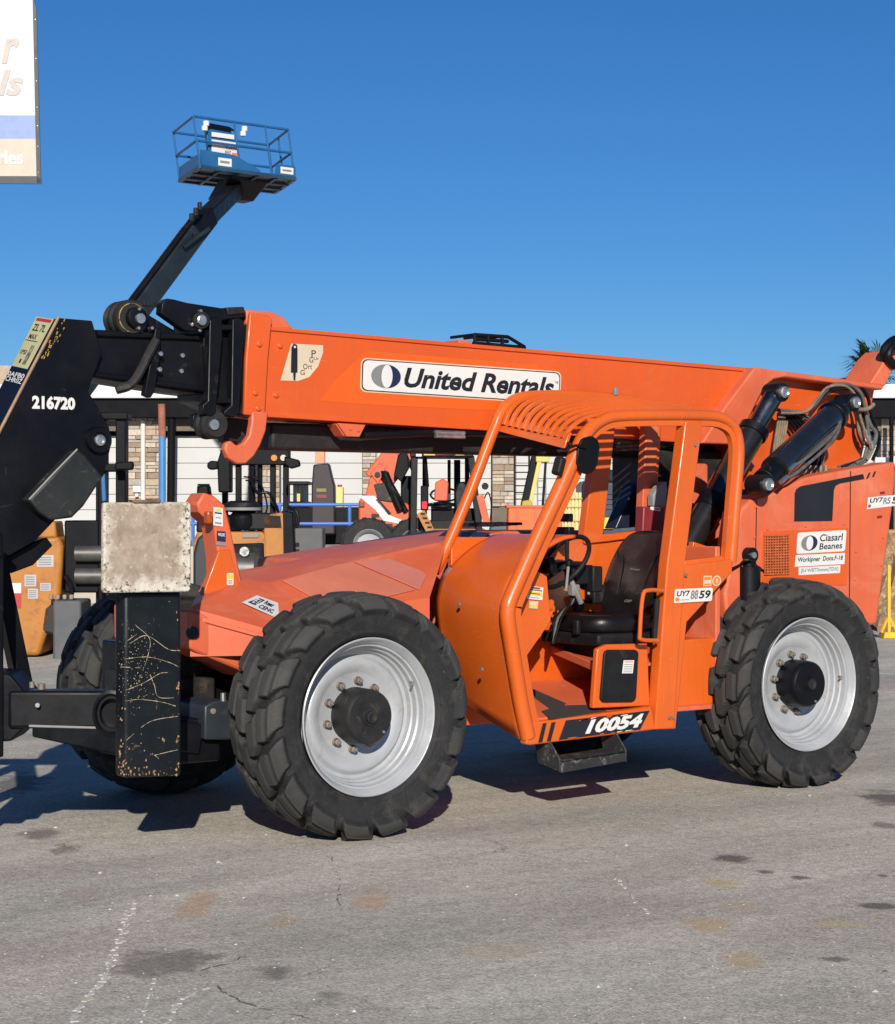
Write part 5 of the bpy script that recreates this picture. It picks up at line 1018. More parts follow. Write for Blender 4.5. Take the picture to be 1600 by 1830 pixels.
# nose decals
decal('hood_decal', [HFr(458, 1067), HFr(502, 1083), HFr(496, 1109), HFr(431, 1080)], [(M_white, 'poly', FULL, 0), (M_navy, 'poly', [(.08, .20), (.30, .20), (.40, .84), (.20, .84)], 1), (M_white, 'text', 'E1', (.16, .30, .33, .74), .02, .2, 2), (M_navy, 'text', 'Rear', (.44, .55, .78, .86), .04, .2, 1), (M_navy, 'text', 'CENC', (.40, .14, .84, .44), .04, .2, 1)], hood, n_front, lift=.012)
decal('nose_decal', [P(418, 1131, .615), P(478, 1155, .615), P(478, 1180, .615), P(417, 1156, .615)], [(M_white, 'poly', FULL, 0), (M_ink, 'text', 'RENTEQU', (.04, .2, .96, .82), .04, 0, 1)], T, (0, -1, 0), lift=.004)

# cab controls
for (a, b_, yy, L_) in ((1012, 1030, .40, .16), (1020, 1040, .48, .14), (1052, 1042, .86, .15)):
    p = P(a, b_, yy); MB().tube([p - V((0, 0, L_ * .5)), p + V((.02, 0, L_ * .5))], .009, 8).build('control_lever', M_grey, cab); MB().lathe([(-.02, .012), (-.012, .02), (.012, .02), (.02, .012)], c=p + V((.02, 0, L_ * .5)), axis='z', n=12, capped=True).build('lever_knob', M_blk, cab)
jb = MB().box(P(1070, 1062, .88), (.16, .10, .12)).build('joystick_console', M_plast, cab, .012)
p = P(1066, 1040, .88); MB().tube([p - V((0, 0, .06)), p + V((-.01, 0, .05))], [.012, .02], 10).build('joystick', M_blk, cab)
MB().box(P(975, 1010, .55), (.05, .16, .10), Matrix.Rotation(R_(-20), 3, 'Y')).build('gauge_cluster', M_blk, cab, .01)
for k in range(3):
    MB().tube(spline([hubp + V((-.04, -.06 + .03 * k, -.12)), hubp + V((-.02 + .02 * k, -.10, -.22)), hubp + V((-.06, -.05 + .03 * k, -.34)), hubp + V((-.10, -.02, -.50))], 4), .008, 6).build('wiring_loom', M_hoseg if k == 1 else M_blk, cab)
MB().box(hubp + V((-.02, -.12, -.17)), (.06, .05, .07)).build('key_switch', M_grey, cab, .008)
# rear body fasteners and seams
for a, b_ in ((1372, 945), (1440, 940), (1508, 936), (1530, 985), (1528, 1035), (1578, 960), (1575, 1010), (1350, 905), (1348, 960)):
    MB().lathe([(0, .011), (-.006, .011), (-.008, .0005)], c=P(a, b_, ry), n=8).build('body_bolt', M_fade, rear)
MB().plate([(1520, 842), (1521.5, 842), (1519, 1110), (1517.5, 1110)], ry - .002, .004).build('panel_gap', M_dark, rear)
MB().plate([(1352, 893), (1353.5, 892), (1351, 1040), (1349.5, 1040)], ry - .002, .004).build('panel_gap', M_dark, rear)
# ================================================================ BACKGROUND MACHINES (each in its own frame: X right, Y away, Z up)
M_fly = mat('forklift_ochre_paint', (.40, .155, .022), .5, var=.15, vs=3, dirt=[((.10, .05, .025), .52, .80, 5, .6)])
M_mast = mat('mast_black', (.0045, .0045, .0065), .5, spec=.15, var=.3, dirt=[((.04, .035, .03), .6, .85, 7, .5)])
M_tank = mat('propane_tank_steel', (.10, .095, .09), .42, metal=.5, var=.25, vs=5)
M_ora2 = mat('orange_machine_paint', (.56, .095, .03), .5, var=.12, vs=3, dirt=[((.16, .06, .03), .56, .82, 6, .5)])
M_bluel = mat('blue_lift_paint', (.012, .10, .26), .5, var=.12)
M_lily = mat('pale_yellow_paint', (.66, .50, .13), .5, var=.1)
M_glass = mat('dark_glass', (.02, .03, .05), .08, var=.1)
M_mesh = mat('grey_platform', (.20, .20, .20), .6, var=.2)

def simple_wheel(par, c, r, wd, name='wheel', rim_m=M_rim):
    t = MB().lathe([(-wd / 2, r * .55), (-wd / 2, r * .9), (-wd * .4, r * .98), (wd * .4, r * .98), (wd / 2, r * .9), (wd / 2, r * .55), (0, r * .50)], c=c, n=32).build(name, M_rubber, par, smooth=35)
    lg = MB()
    for k in range(18):
        a = 2 * math.pi * k / 18; p = V(c) + V((math.cos(a), 0, math.sin(a))) * r * .985
        lg.box(p, (r * .05, wd * .96, r * .16), Matrix.Rotation(-a, 3, 'Y'))
    lg.build('tread_lugs', M_rubber, t)
    MB().lathe([(-wd / 2 - .004, r * .58), (-wd / 2 - .02, r * .56), (-wd * .4, r * .5), (-wd * .1, r * .45), (-wd * .05, r * .2), (-wd * .35, r * .18), (-wd * .36, .0005)], c=c, n=32).build('rim', rim_m, t)
    return t

# ---- forklift with propane tank behind the front hood
q = BG(480, 25.0); f = root('forklift', 'ochre forklift with black mast and propane tank behind the front hood', 'forklift', q.loc, RZ, 'parked forklifts')
X, Z = q.x, q.z
MB().prism(q.poly([(345, 1130), (345, 968), (352, 950), (470, 950), (476, 960), (478, 1130)]), (0, .9, 0)).build('counterweight', M_fly, f, .03, None, 3)
MB().prism(q.poly([(412, 972), (472, 970), (474, 1060), (414, 1062)]), (0, -.05, 0)).build('tank_frame', M_mast, f, .02)
MB().prism(q.poly([(350, 952), (352, 925), (368, 915), (412, 922), (414, 952)]), (0, .8, 0)).build('rear_cover', M_plast, f, .03)
MB().prism(q.poly([(503, 912), (524, 916), (530, 1060), (512, 1130), (505, 1130)]), (0, .7, 0)).build('frame_side', M_mast, f, .02)
MB().bx(X(419), X(466), -.058, .02, Z(1055), Z(978)).build('tank_recess', M_blk, f)
MB().lathe([(X(414), .05), (X(417), .17), (X(424), .215), (X(458), .215), (X(465), .17), (X(468), .05)], c=(0, -.12, Z(1018)), axis='x', n=28, capped=True).build('propane_tank', M_tank, f)
MB().cyl((X(441), -.18, Z(985)), (X(441), -.30, Z(985)), .06, 16).build('tank_valve', M_bright, f)
MB().lathe([(Z(945), .14), (Z(938), .17), (Z(922), .17), (Z(916), .13), (Z(913), .23)], c=(X(432), .1, 0), axis='z', n=26).build('air_cleaner', M_blk, f)
MB().lathe([(Z(913), .20), (Z(912), .245), (Z(907), .245), (Z(906), .20)], c=(X(432), .1, 0), axis='z', n=26, capped=True).build('cleaner_band', M_grey, f)
MB().lathe([(Z(906), .24), (Z(899), .22), (Z(895), .16), (Z(894), .001)], c=(X(432), .1, 0), axis='z', n=26).build('cleaner_cap', M_plast, f)
MB().prism(q.poly([(412, 948), (415, 925), (445, 915), (505, 918), (508, 948)]), (0, .7, 0)).build('engine_hood', M_plast, f, .03)
MB().prism(q.poly([(470, 920), (508, 915), (515, 1130), (478, 1130)]), (0, .8, 0)).build('side_panel', M_fly, f, .02)
MB().bx(X(433), X(462), -.02, .0, Z(961), Z(952)).build('maker_plate', M_grey, f, .004)
decal('tail_sticker', [V((X(471), -.01, Z(1000))), V((X(477), -.01, Z(1000))), V((X(480), -.01, Z(1022))), V((X(473), -.01, Z(1022)))], [(M_white, 'poly', FULL, 0)], f, (0, -1, 0))
for a in (387, 412, 476, 500):
    MB().bx(X(a - 5), X(a + 5), .9, 1.05, .15, Z(788)).build('mast_rail', M_mast, f, .01)
MB().bx(X(380), X(508), .82, 1.08, Z(828), Z(800)).build('mast_crossbar', M_mast, f, .015)
MB().bx(X(395), X(440), .95, 1.1, Z(800), Z(790)).build('mast_top', M_mast, f, .01)
for a, m in ((480, M_oran), (497, M_beige)): MB().cyl((X(a), .82, Z(815)), (X(a), .80, Z(815)), .04, 18).build('lamp', m, f)
MB().prism(q.poly([(370, 828), (376, 823), (390, 824), (390, 838), (376, 840), (370, 836)]), (0, .12, 0)).build('mirror', M_mast, f, .02)
MB().prism(q.poly([(388, 826), (394, 806), (404, 802), (412, 806), (412, 880), (390, 880)]), (0, .3, 0)).build('mast_guard', M_mast, f, .02)
for a in (470, 478, 486, 494): MB().bx(X(a), X(a + 3), .97, 1.0, Z(800), Z(780)).build('mast_slat', M_mast, f)
MB().prism(q.poly([(508, 815), (535, 822), (537, 833), (520, 838), (508, 830)]), (0, .12, 0)).build('mirror', M_mast, f, .02)
MB().tube([(X(438), .9, .2), (X(438), .9, Z(800))], .04, 8).build('lift_cylinder', M_mast, f)
MB().tube([(X(452), .95, .2), (X(452), .95, Z(800))], .035, 8).build('lift_cylinder', M_mast, f)
MB().tube(spline([(X(440), .7, Z(858)), (X(452), .6, Z(880)), (X(475), .6, Z(882)), (X(495), .7, Z(930))], 5), .02, 8).build('hose', M_blk, f)
MB().tube(spline([(X(425), .8, Z(850)), (X(440), .7, Z(852)), (X(455), .7, Z(858)), (X(470), .6, Z(905)), (X(462), .3, Z(930))], 5), .012, 6).build('cable', M_blk, f)
MB().tube([(X(428), .75, Z(857)), (X(456), .75, Z(857))], .012, 6).build('bracket_arm', M_mast, f)
MB().tube(spline([(X(512), .3, Z(905)), (X(528), .25, Z(915)), (X(530), .25, Z(938)), (X(515), .25, Z(945))], 5), .02, 8).build('hose', M_blk, f)
MB().bx(X(524), X(575), .2, .8, .25, Z(944)).build('battery_box', mat('weathered_grey_box', (.10, .10, .10), .7, var=.3, vs=3), f, .02)
MB().bx(X(516), X(526), .3, .9, .1, Z(920)).build('frame_post', M_mast, f, .01)
for k in range(5): MB().bx(X(525), X(533), .17, .2, Z(1024 - 12 * k), Z(1018 - 12 * k)).build('vent_slot', M_blk, f)
simple_wheel(f, (X(582), .9, .42), .42, .25)
simple_wheel(f, (X(400), 1.0, .42), .42, .25)
MB().prism(q.poly([(350, 900), (352, 868), (372, 866), (376, 900)]), (0, .3, 0)).build('seat_top', M_mast, f, .03)
MB().tube([(X(352), .1, Z(872)), (X(352), .1, Z(866)), (X(373), .1, Z(866))], .012, 6).build('grab_rail', M_mast, f)
# black rounded bin behind the boom rest
q = BG(368, 23.0); b = MB().prism(q.poly([(345, 1180), (345, 990), (352, 962), (362, 955), (366, 940), (376, 940), (380, 955), (388, 975), (388, 1180)]), (0, .35, 0)).build('tank', mat('black_poly_tank', (.018, .021, .026), .5, var=.2), None, .04, None, 3)
b.location = q.loc; b.rotation_euler = (0, 0, RZ); tag(b, 'black upright plastic tank beside the upright orange boom rest', 'tank')

# ---- left forklift, tall black mast
q = BG(110, 23.8); X, Z = q.x, q.z
f = root('forklift', 'ochre forklift with white and red tail sticker at the left behind the boom head', 'forklift', q.loc, RZ, 'parked forklifts')
MB().prism(q.poly([(12, 1172), (8, 1000), (14, 985), (50, 962), (104, 958), (112, 975), (108, 1060), (70, 1172)]), (0, 1.0, 0)).build('counterweight', M_fly, f, .05, None, 3)
MB().prism(q.poly([(60, 962), (75, 935), (98, 930), (102, 962)]), (0, .5, 0)).build('hood', M_fly, f, .03)
def st4(a0, b0, a1, b1, m=M_white): return [V((X(a0), -.003, Z(b0))), V((X(a1), -.003, Z(b0))), V((X(a1), -.003, Z(b1))), V((X(a0), -.003, Z(b1)))]
M_paper = mat('faded_paper_label', (.42, .40, .42), .6, var=.1)
for (a0, b0, a1, b1) in ((66, 992, 96, 1013), (44, 1027, 65, 1048), (50, 1052, 68, 1070), (72, 1042, 91, 1056)):
    decal('instruction_label', st4(a0, b0, a1, b1), [(M_paper, 'poly', FULL, 0)] + [(M_inkg, 'poly', box_(.1, .15 + .2 * k, .85, .24 + .2 * k), 1) for k in range(4)], f, (0, -1, 0))
decal('tail_sticker', st4(22, 1042, 38, 1087), [(M_white, 'poly', box_(0, .6, 1, 1), 0), (M_red, 'poly', box_(0, 0, 1, .6), 0)], f, (0, -1, 0))
for a in (172, 208): MB().bx(X(a - 9), X(a + 9), .3, .55, .2, Z(738)).build('mast_rail', M_mast, f, .015)
MB().bx(X(150), X(222), .25, .6, Z(748), Z(735)).build('mast_crossbar', M_mast, f, .015)
MB().bx(X(165), X(216), .2, .5, Z(842), Z(828)).build('mast_crossbar', M_mast, f, .015)
MB().prism(q.poly([(205, 826), (236, 824), (239, 832), (236, 840), (205, 840)]), (0, .1, 0)).build('side_arm', M_mast, f, .02)
MB().cyl((X(214), .19, Z(829)), (X(214), .17, Z(829)), .03, 12).build('bolt', M_grey, f)
MB().tube([(X(178), .1, .3), (X(178), .1, Z(745))], .04, 10).build('lift_cylinder', M_mast, f)
MB().bx(X(112), X(200), .1, .7, Z(1060), Z(930)).build('carriage', M_mast, f, .02)
for b_ in (990, 1030): MB().cyl((X(134), .05, Z(b_)), (X(185), .05, Z(b_)), .10, 20).build('hydraulic_tank', M_tank, f)
MB().prism(q.poly([(70, 1130), (76, 1085), (100, 1065), (108, 1140)]), (0, .6, 0)).build('motor_housing', M_dark, f, .04)
MB().bx(X(100), X(150), -.2, .5, Z(1180), Z(1072)).build('battery_case', mat('dusty_grey_case', (.09, .095, .10), .7, var=.25), f, .03)
for k in range(4): MB().box((X(96 + 12 * k), -.15, Z(1066)), (.05, .05, .06)).build('fitting', M_nut, f, .01)
MB().tube(spline([(X(118), .0, Z(1030)), (X(128), -.05, Z(1045)), (X(130), -.05, Z(1062))], 4), .03, 8).build('hose', M_blk, f)
simple_wheel(f, (X(60), .9, .36), .36, .25)
MB().prism(q.poly([(180, 850), (187, 846), (190, 895), (182, 897)]), (0, .12, 0)).build('blue_cover', M_bluel, f, .01)

# ---- blue post with rusty top
q = BG(290, 30.0); p = root('blue_post', 'slim blue post with rusty brown top standing before the white dock doors', 'post', q.loc, RZ)
MB().cyl((0, 0, 0), (0, 0, q.z(780)), .055, 14).build('shaft', mat('bright_blue_post', (.06, .22, .48), .5, var=.1), p)
MB().cyl((0, 0, q.z(780)), (-.01, 0, q.z(722)), .056, 14).build('rusty_top', mat('rusty_post', (.30, .11, .07), .85, var=.3, vs=12), p)

# ---- second telehandler with white stripe, on the ramp
q = BG(700, 34.0, RAMP); X, Z = q.x, q.z
f = root('telehandler', 'smaller orange telehandler with white side stripe parked behind the hood', 'telehandler', q.loc, RZ)
MB().prism(q.poly([(641, 940), (641, 895), (648, 888), (700, 890), (728, 900), (748, 925), (748, 944), (700, 944)]), (0, 1.4, 0)).build('body', M_ora2, f, .03)
MB().prism(q.poly([(641, 886), (670, 886), (694, 920), (720, 930), (722, 938), (685, 930), (672, 912)]), (0, -.012, 0)).build('white_stripe', M_white, f)
MB().prism(q.poly([(671, 893), (676, 891), (700, 918), (694, 920)]), (0, -.012, 0)).build('dark_stripe', M_plast, f)
MB().prism(q.poly([(653, 888), (660, 855), (672, 845), (690, 870), (700, 892)]), (0, .35, 0)).build('boom_mount', M_ora2, f, .02)
MB().beam((X(672), .3, Z(862)), (X(750), .3, Z(765)), .4, .50).build('boom', M_ora2, f, .02)
MB().tube([(X(688), -.05, Z(846)), (X(716), -.05, Z(912))], .07, 12).build('lift_cylinder', M_mast, f)
MB().tube([(X(700), -.02, Z(868)), (X(726), -.02, Z(915))], .05, 12).build('tilt_cylinder', M_mast, f)
MB().bx(X(680), X(735), .02, .7, Z(985), Z(940)).build('side_tank', M_plast, f, .02)
MB().box((X(647), -.02, Z(901)), (.09, .06, .09)).build('marker_lamp', mat('dark_amber', (.20, .05, .01), .4), f, .01)
MB().bx(X(650), X(700), .35, 1.1, .25, Z(935)).build('axle', M_dark, f)
for xx in (660, 742): simple_wheel(f, (X(xx), .12, .49), .49, .34)
for xx in (660, 742): simple_wheel(f, (X(xx), 1.25, .49), .49, .34)

MB().prism(q.poly([(704, 850), (712, 812), (728, 806), (732, 836), (718, 862)]), (0, -.1, 0)).build('boom_bracket', M_mast, f, .02)
MB().prism(q.poly([(662, 846), (678, 828), (690, 836), (676, 866)]), (0, -.03, 0)).build('pivot_plate', M_ora2, f, .01)
MB().cyl((X(675), -.06, Z(848)), (X(675), .0, Z(848)), .05, 14).build('pivot_pin', M_dark, f)
for k in range(4): MB().tube(spline([(X(682 + 3 * k), -.03, Z(842)), (X(690 + 4 * k), -.10, Z(862 + 3 * k)), (X(702 + 4 * k), -.10, Z(888)), (X(716 + 3 * k), -.03, Z(912))], 4), .018, 6).build('hydraulic_hose', M_blk, f)
MB().prism(q.poly([(668, 866), (690, 862), (706, 884), (700, 898), (676, 894)]), (0, -.02, 0)).build('shade_slab', M_dark, f, .01)  # thin dark slab added to stand in for shade on the boom mount
for a, b_ in ((664, 918), (688, 936)): MB().bx(X(a), X(a + 14), -.012, .0, Z(b_ + 6), Z(b_)).build('vent', M_dark, f)
MB().bx(X(692), X(700), -.02, .0, Z(893), Z(889)).build('amber_marker', M_yel, f)
MB().beam((X(722), .1, Z(805)), (X(742), .1, Z(850)), .06, .06).build('cab_brace', M_mast, f)
MB().bx(X(716), X(740), .15, .6, Z(905), Z(850)).build('cab_console', M_mast, f, .02)

# ---- ochre forklift with overhead guard
q = BG(805, 33.0, RAMP); X, Z = q.x, q.z
f = root('forklift', 'ochre forklift with black overhead guard and steering wheel seen past the cab post', 'forklift', q.loc, RZ, 'parked forklifts')
for a, a2 in ((741, 738), (872, 862)): MB().beam((X(a2), 0, 0.3), (X(a if a < 800 else 842), 0, Z(815)), .11, .11).build('guard_post', M_plast, f, .015)
for a in (758, 836): MB().beam((X(a), 1.0, .4), (X(a), 1.0, Z(815)), .08, .08).build('guard_post', M_mast, f, .015)
gd = MB().bx(X(733), X(846), -.1, 1.2, Z(817), Z(804)).build('overhead_guard', M_plast, f, .02)
MB().bx(X(744), X(754), -.12, -.10, Z(816), Z(806)).build('light', M_white, f)
for a0, a1 in ((758, 778), (814, 830)): MB().bx(X(a0), X(a1), -.12, -.10, Z(814), Z(807)).build('yellow_sign', M_yel, f)
MB().bx(X(780), X(812), -.12, -.10, Z(813), Z(806)).build('red_sign', M_red, f)
MB().lathe([(Z(905), .0005), (Z(905), .3), (Z(900), .3), (Z(895), .001)], c=(X(790), .5, 0), axis='z', n=20).build('seat', M_vinyl, f)
MB().bx(X(770), X(808), .3, .7, Z(912), Z(898)).build('seat_cushion', M_vinyl, f, .03)
MB().tube([V((X(795), .3, Z(884))) + V((.24 * math.cos(t), .10 * math.sin(t), .11 * math.sin(t))) for t in [6.2832 * k / 24 for k in range(25)]], .018, 8, False).build('steering_wheel', M_vinyl, f)
MB().bx(X(752), X(766), -.08, .0, Z(912), Z(868)).build('tail_lamp', M_mast, f, .02)
MB().bx(X(754), X(764), -.10, -.08, Z(910), Z(896)).build('red_lens', mat('red_lens', (.55, .02, .02), .3), f, .01)
MB().bx(X(752), X(862), .1, 1.2, Z(952), Z(930)).build('floor_plate', M_plast, f, .02)
MB().prism(q.poly([(764, 1000), (764, 950), (770, 945), (868, 945), (870, 1000)]), (0, 1.2, 0)).build('body', M_fly, f, .03)
MB().beam((X(752), -.05, Z(915)), (X(770), -.05, Z(950)), .04, .14).build('step_side', M_fly, f)
for k in range(4): MB().beam((X(752 + 4 * k), -.07, Z(918 + 8 * k)), (X(760 + 4 * k), -.07, Z(918 + 8 * k)), .03, .03).build('step', M_plast, f)
MB().beam((X(858), -.05, Z(885)), (X(870), -.05, Z(935)), .05, .12).build('step_side', M_ora2, f)
MB().prism(q.poly([(776, 895), (778, 862), (792, 855), (802, 862), (800, 895)]), (0, .3, 0)).build('hydraulic_block', M_ora2, f, .02)
MB().bx(X(800), X(806), 1.3, 1.4, .3, Z(818)).build('mast_chain', M_dark, f)
MB().bx(X(812), X(824), 1.3, 1.45, .3, Z(818)).build('mast_rail', M_mast, f, .01)
MB().tube(spline([(X(862), 0, Z(900)), (X(872), 0, Z(880)), (X(878), 0, Z(900)), (X(876), 0, Z(935))], 5), .012, 6).build('cable', M_blk, f)
MB().lathe([(0, .001), (0, .06), (.02, .05), (.021, .001)], c=(X(867), -.1, Z(869)), n=14).build('round_mirror', M_blk, f)
simple_wheel(f, (X(755), .1, .32), .32, .25); simple_wheel(f, (X(862), .1, .32), .32, .25)
MB().bx(X(770), X(862), .35, .9, Z(945), Z(908)).build('cowl', M_mast, f, .03)
MB().bx(X(772), X(806), .28, .34, Z(906), Z(898)).build('data_plate', M_grey, f, .006)
for a in (812, 820, 828): MB().tube([(X(a), .3, Z(925)), (X(a + 3), .28, Z(895))], .014, 6).build('control_lever', M_blk, f)
MB().prism(q.poly([(812, 880), (818, 862), (832, 860), (838, 880), (836, 915), (814, 915)]), (0, .2, 0)).build('backrest', M_vinyl, f, .03)
for k in range(5): MB().bx(X(740 + 20 * k), X(744 + 20 * k), -.05, 1.15, Z(804), Z(801)).build('guard_bar', M_mast, f)
MB().tube([(X(760), .2, Z(818)), (X(764), .2, Z(870))], .03, 8).build('strut', M_mast, f)
MB().bx(X(776), X(792), -.01, .0, Z(958), Z(951)).build('maker_plate', M_grey, f)
decal('capacity_label', [V((X(822), -.004, Z(950))), V((X(842), -.004, Z(950))), V((X(842), -.004, Z(960))), V((X(822), -.004, Z(960)))], [(M_ink, 'poly', FULL, 0), (M_white, 'text', 'EEX', (.1, .2, .9, .8), .02, 0, 1)], f, (0, -1, 0))
MB().prism(q.poly([(874, 960), (876, 942), (890, 932), (912, 934), (925, 948), (928, 960)]), (0, .6, 0)).build('fender', mat('grey_blue_fender', (.07, .09, .11), .5, var=.2), f, .03)

# ---- dark column with orange mast and small cab on the dock
q = BG(577, 40.0, DOCK); X, Z = q.x, q.z
f = root('mast_lift', 'dark purple-black column machine with orange mast on top behind the blue railing', 'lift', q.loc, RZ)
MB().prism(q.poly([(556, 955), (557, 868), (560, 830), (588, 828), (593, 850), (598, 868), (599, 955)]), (0, .5, 0)).build('column', mat('purple_black_paint', (.020, .010, .016), .5, var=.3), f, .03)
MB().bx(X(563), X(580), .05, .3, Z(828), Z(780)).build('mast', mat('salmon_mast', (.72, .27, .14), .5, var=.1), f, .01)
MB().bx(X(566), X(583), -.012, .0, Z(879), Z(873)).build('plate', mat('olive_plate', (.2, .18, .05), .6), f)
MB().bx(X(566), X(584), -.012, .0, Z(890), Z(884)).build('plate', M_maroon, f)
MB().bx(X(513), X(640), .6, 1.6, 0, Z(906)).build('base', M_mast, f, .03)
q = BG(531, 42.0, DOCK); X, Z = q.x, q.z
f = root('compact_loader', 'small dark loader cab with windows behind the blue railing', 'loader', q.loc, RZ)
for a in (515, 548): MB().bx(X(a - 3), X(a + 3), 0, .1, 0, Z(862)).build('cab_post', M_plast, f, .01)
MB().bx(X(511), X(552), -.05, 1.0, Z(866), Z(860)).build('cab_roof', M_plast, f, .015)
MB().bx(X(512), X(551), 0, 1.0, 0, Z(896)).build('body', M_mast, f, .02)
MB().bx(X(528), X(534), .4, .5, Z(898), Z(868)).build('seat_back', M_lily, f, .01)
MB().bx(X(518), X(545), .9, .92, Z(896), Z(866)).build('rear_window', mat('pale_window', (.45, .47, .5), .1), f)
q = BG(606, 43.0, DOCK); X, Z = q.x, q.z
f = root('yellow_cabinet', 'narrow pale yellow machine with red knob beyond the dark column', 'machine', q.loc, RZ)
MB().bx(X(600), X(613), 0, .4, 0, Z(870)).build('body', mat('cream_yellow', (.66, .56, .20), .5, var=.08), f, .02)
MB().cyl((X(607), .1, Z(870)), (X(607), .1, Z(866)), .05, 12).build('knob', M_red, f)

# ---- yellow mast machine, ladder, orange bin, yellow crate, dark blue truck: seen through the cab
q = BG(955, 38.2, DOCK); X, Z = q.x, q.z
f = root('boom_lift', 'pale yellow folded lift mast with black boom seen through the cab windscreen', 'lift', q.loc, RZ)
MB().beam((X(938), .2, Z(905)), (X(958), .2, Z(815)), .14, .16).build('boom', M_mast, f, .02)
MB().beam((X(947), .05, Z(905)), (X(965), .05, Z(822)), .07, .08).build('strut', M_lily, f, .01)
MB().bx(X(958), X(982), .0, .4, Z(826), Z(812)).build('head', M_lily, f, .02)
MB().prism(q.poly([(930, 915), (934, 895), (950, 893), (956, 915)]), (0, .4, 0)).build('turret', mat('mustard_paint', (.45, .30, .05), .5, var=.1), f, .02)
MB().beam((X(970), .1, Z(915)), (X(976), .1, Z(825)), .05, .05).build('post', M_mast, f, .01)
MB().bx(X(925), X(985), -.1, .7, 0, Z(912)).build('base', M_dark, f, .02)
q = BG(950, 41.0, DOCK); X, Z = q.x, q.z
f = root('ladder', 'black warehouse ladder with horizontal rungs in front of the white door', 'ladder', q.loc, RZ)
for a in (920, 946): MB().bx(X(a) - .02, X(a) + .02, 0, .04, 0, Z(812)).build('rail', M_mast, f)
for k in range(7): MB().bx(X(920), X(946), 0, .12, Z(905 - 12 * k), Z(903 - 12 * k)).build('rung', M_mast, f)
for a in (965, 980): MB().bx(X(a) - .015, X(a) + .015, 1.0, 1.04, 0, Z(850)).build('rear_rail', M_grey, f)
for k in range(4): MB().bx(X(965), X(980), 1.0, 1.08, Z(895 - 12 * k), Z(893 - 12 * k)).build('rear_rung', M_grey, f)
q = BG(945, 31.0, RAMP); X, Z = q.x, q.z
f = root('orange_bin', 'bright orange steel bin standing beyond the windscreen', 'bin', q.loc, RZ)
o = MB(); o.prism(q.poly([(907, 985), (909, 905), (1005, 903), (1005, 985)]), (0, .9, 0)); o.build('box', mat('bright_orange_steel', (.78, .12, .015), .45, var=.08), f, .02)
MB().bx(X(905), X(1006), -.02, .92, Z(908), Z(903)).build('rim', M_ora2, f, .01)
for a in (925, 958, 985): MB().bx(X(a) - .02, X(a) + .02, -.03, 0, Z(985), Z(908)).build('rib', M_ora2, f)
q = BG(1022, 32.0, RAMP); X, Z = q.x, q.z
f = root('yellow_crate', 'pale yellow slatted crate behind the steering wheel', 'crate', q.loc, RZ)
MB().bx(X(1002), X(1040), .06, .6, Z(985), Z(882)).build('inner_box', mat('pale_yellow_board', (.64, .52, .24), .6, var=.08), f)
for k in range(6): MB().bx(X(1002 + 6.4 * k) + .006, X(1002 + 6.4 * (k + 1)) - .006, .02, .06, Z(985), Z(880)).build('slat', mat('pale_yellow_board', (.64, .52, .24)), f, .006)
for b_ in (890, 905, 930): MB().bx(X(1001), X(1041), 0, .02, Z(b_ + 2), Z(b_)).build('band', mat('mustard_paint', (.45, .30, .05)), f)
q = BG(1095, 33.5, RAMP); X, Z = q.x, q.z
f = root('pickup_truck', 'dark blue pickup truck seen between the cab posts', 'truck', q.loc, RZ)
MB().prism(q.poly([(1040, 985), (1040, 868), (1046, 858), (1128, 862), (1150, 885), (1155, 985)]), (0, 1.6, 0)).build('body', mat('dark_navy_paint', (.016, .030, .06), .35, var=.15), f, .05, None, 3)
MB().prism(q.poly([(1052, 858), (1060, 838), (1118, 840), (1128, 862)]), (.0, 1.4, 0)).build('cab', M_glass, f, .03)
for k in range(4): MB().bx(X(1050), X(1130), -.02, .0, Z(884 + 9 * k), Z(881 + 9 * k)).build('tailgate_rib', mat('dark_navy_paint', (.016, .030, .06)), f, .008)
for a, b_ in ((1108, 842), (1118, 846), (1125, 838)): MB().box((X(a), .2, Z(b_)), (.12, .12, .10)).build('roof_gear', M_mast, f, .02)
MB().bx(X(1076), X(1096), -.06, -.02, Z(945), Z(925)).build('number_sign', M_yel, f)
simple_wheel(f, (X(1060), .1, .36), .36, .25); simple_wheel(f, (X(1140), .1, .36), .36, .25)

# ---- blue boom lift, raised basket
LZ = 7.75
cA_, cB_, cC_, cD_ = PZ(358, 300, LZ), PZ(527, 321, LZ), PZ(491, 345, LZ), PZ(321.5, 325, LZ)
base = PD(-150, CY, 29.0); base.z = 0
f = root('boom_lift', 'blue boom lift basket raised high on a dark telescopic boom against the sky', 'lift', base, 0, world=True)
fl = MB(); up = V((0, 0, 1))
u1, u2 = (cB_ - cA_), (cD_ - cA_)
bask = MB()
for a, b_ in ((cA_, cB_), (cB_, cC_), (cC_, cD_), (cD_, cA_)): bask.beam(a + up * .02, b_ + up * .02, .07, .06)
for t in (.2, .4, .6, .8): bask.beam(cA_.lerp(cB_, t), cD_.lerp(cC_, t), .05, .05)
for t in (.33, .66): bask.beam(cA_.lerp(cD_, t) - up * .004, cB_.lerp(cC_, t) - up * .004, .05, .05)
bsk = bask.build('basket_floor', mat('dark_blue_steel', (.015, .05, .10), .5, var=.2), f)
MB().prism([p + up * .03 for p in (cA_.lerp(cC_, .03), cB_.lerp(cD_, .03), cC_.lerp(cA_, .03), cD_.lerp(cB_, .03))], up * .012).build('floor_grate', M_mesh, bsk)
to = MB()
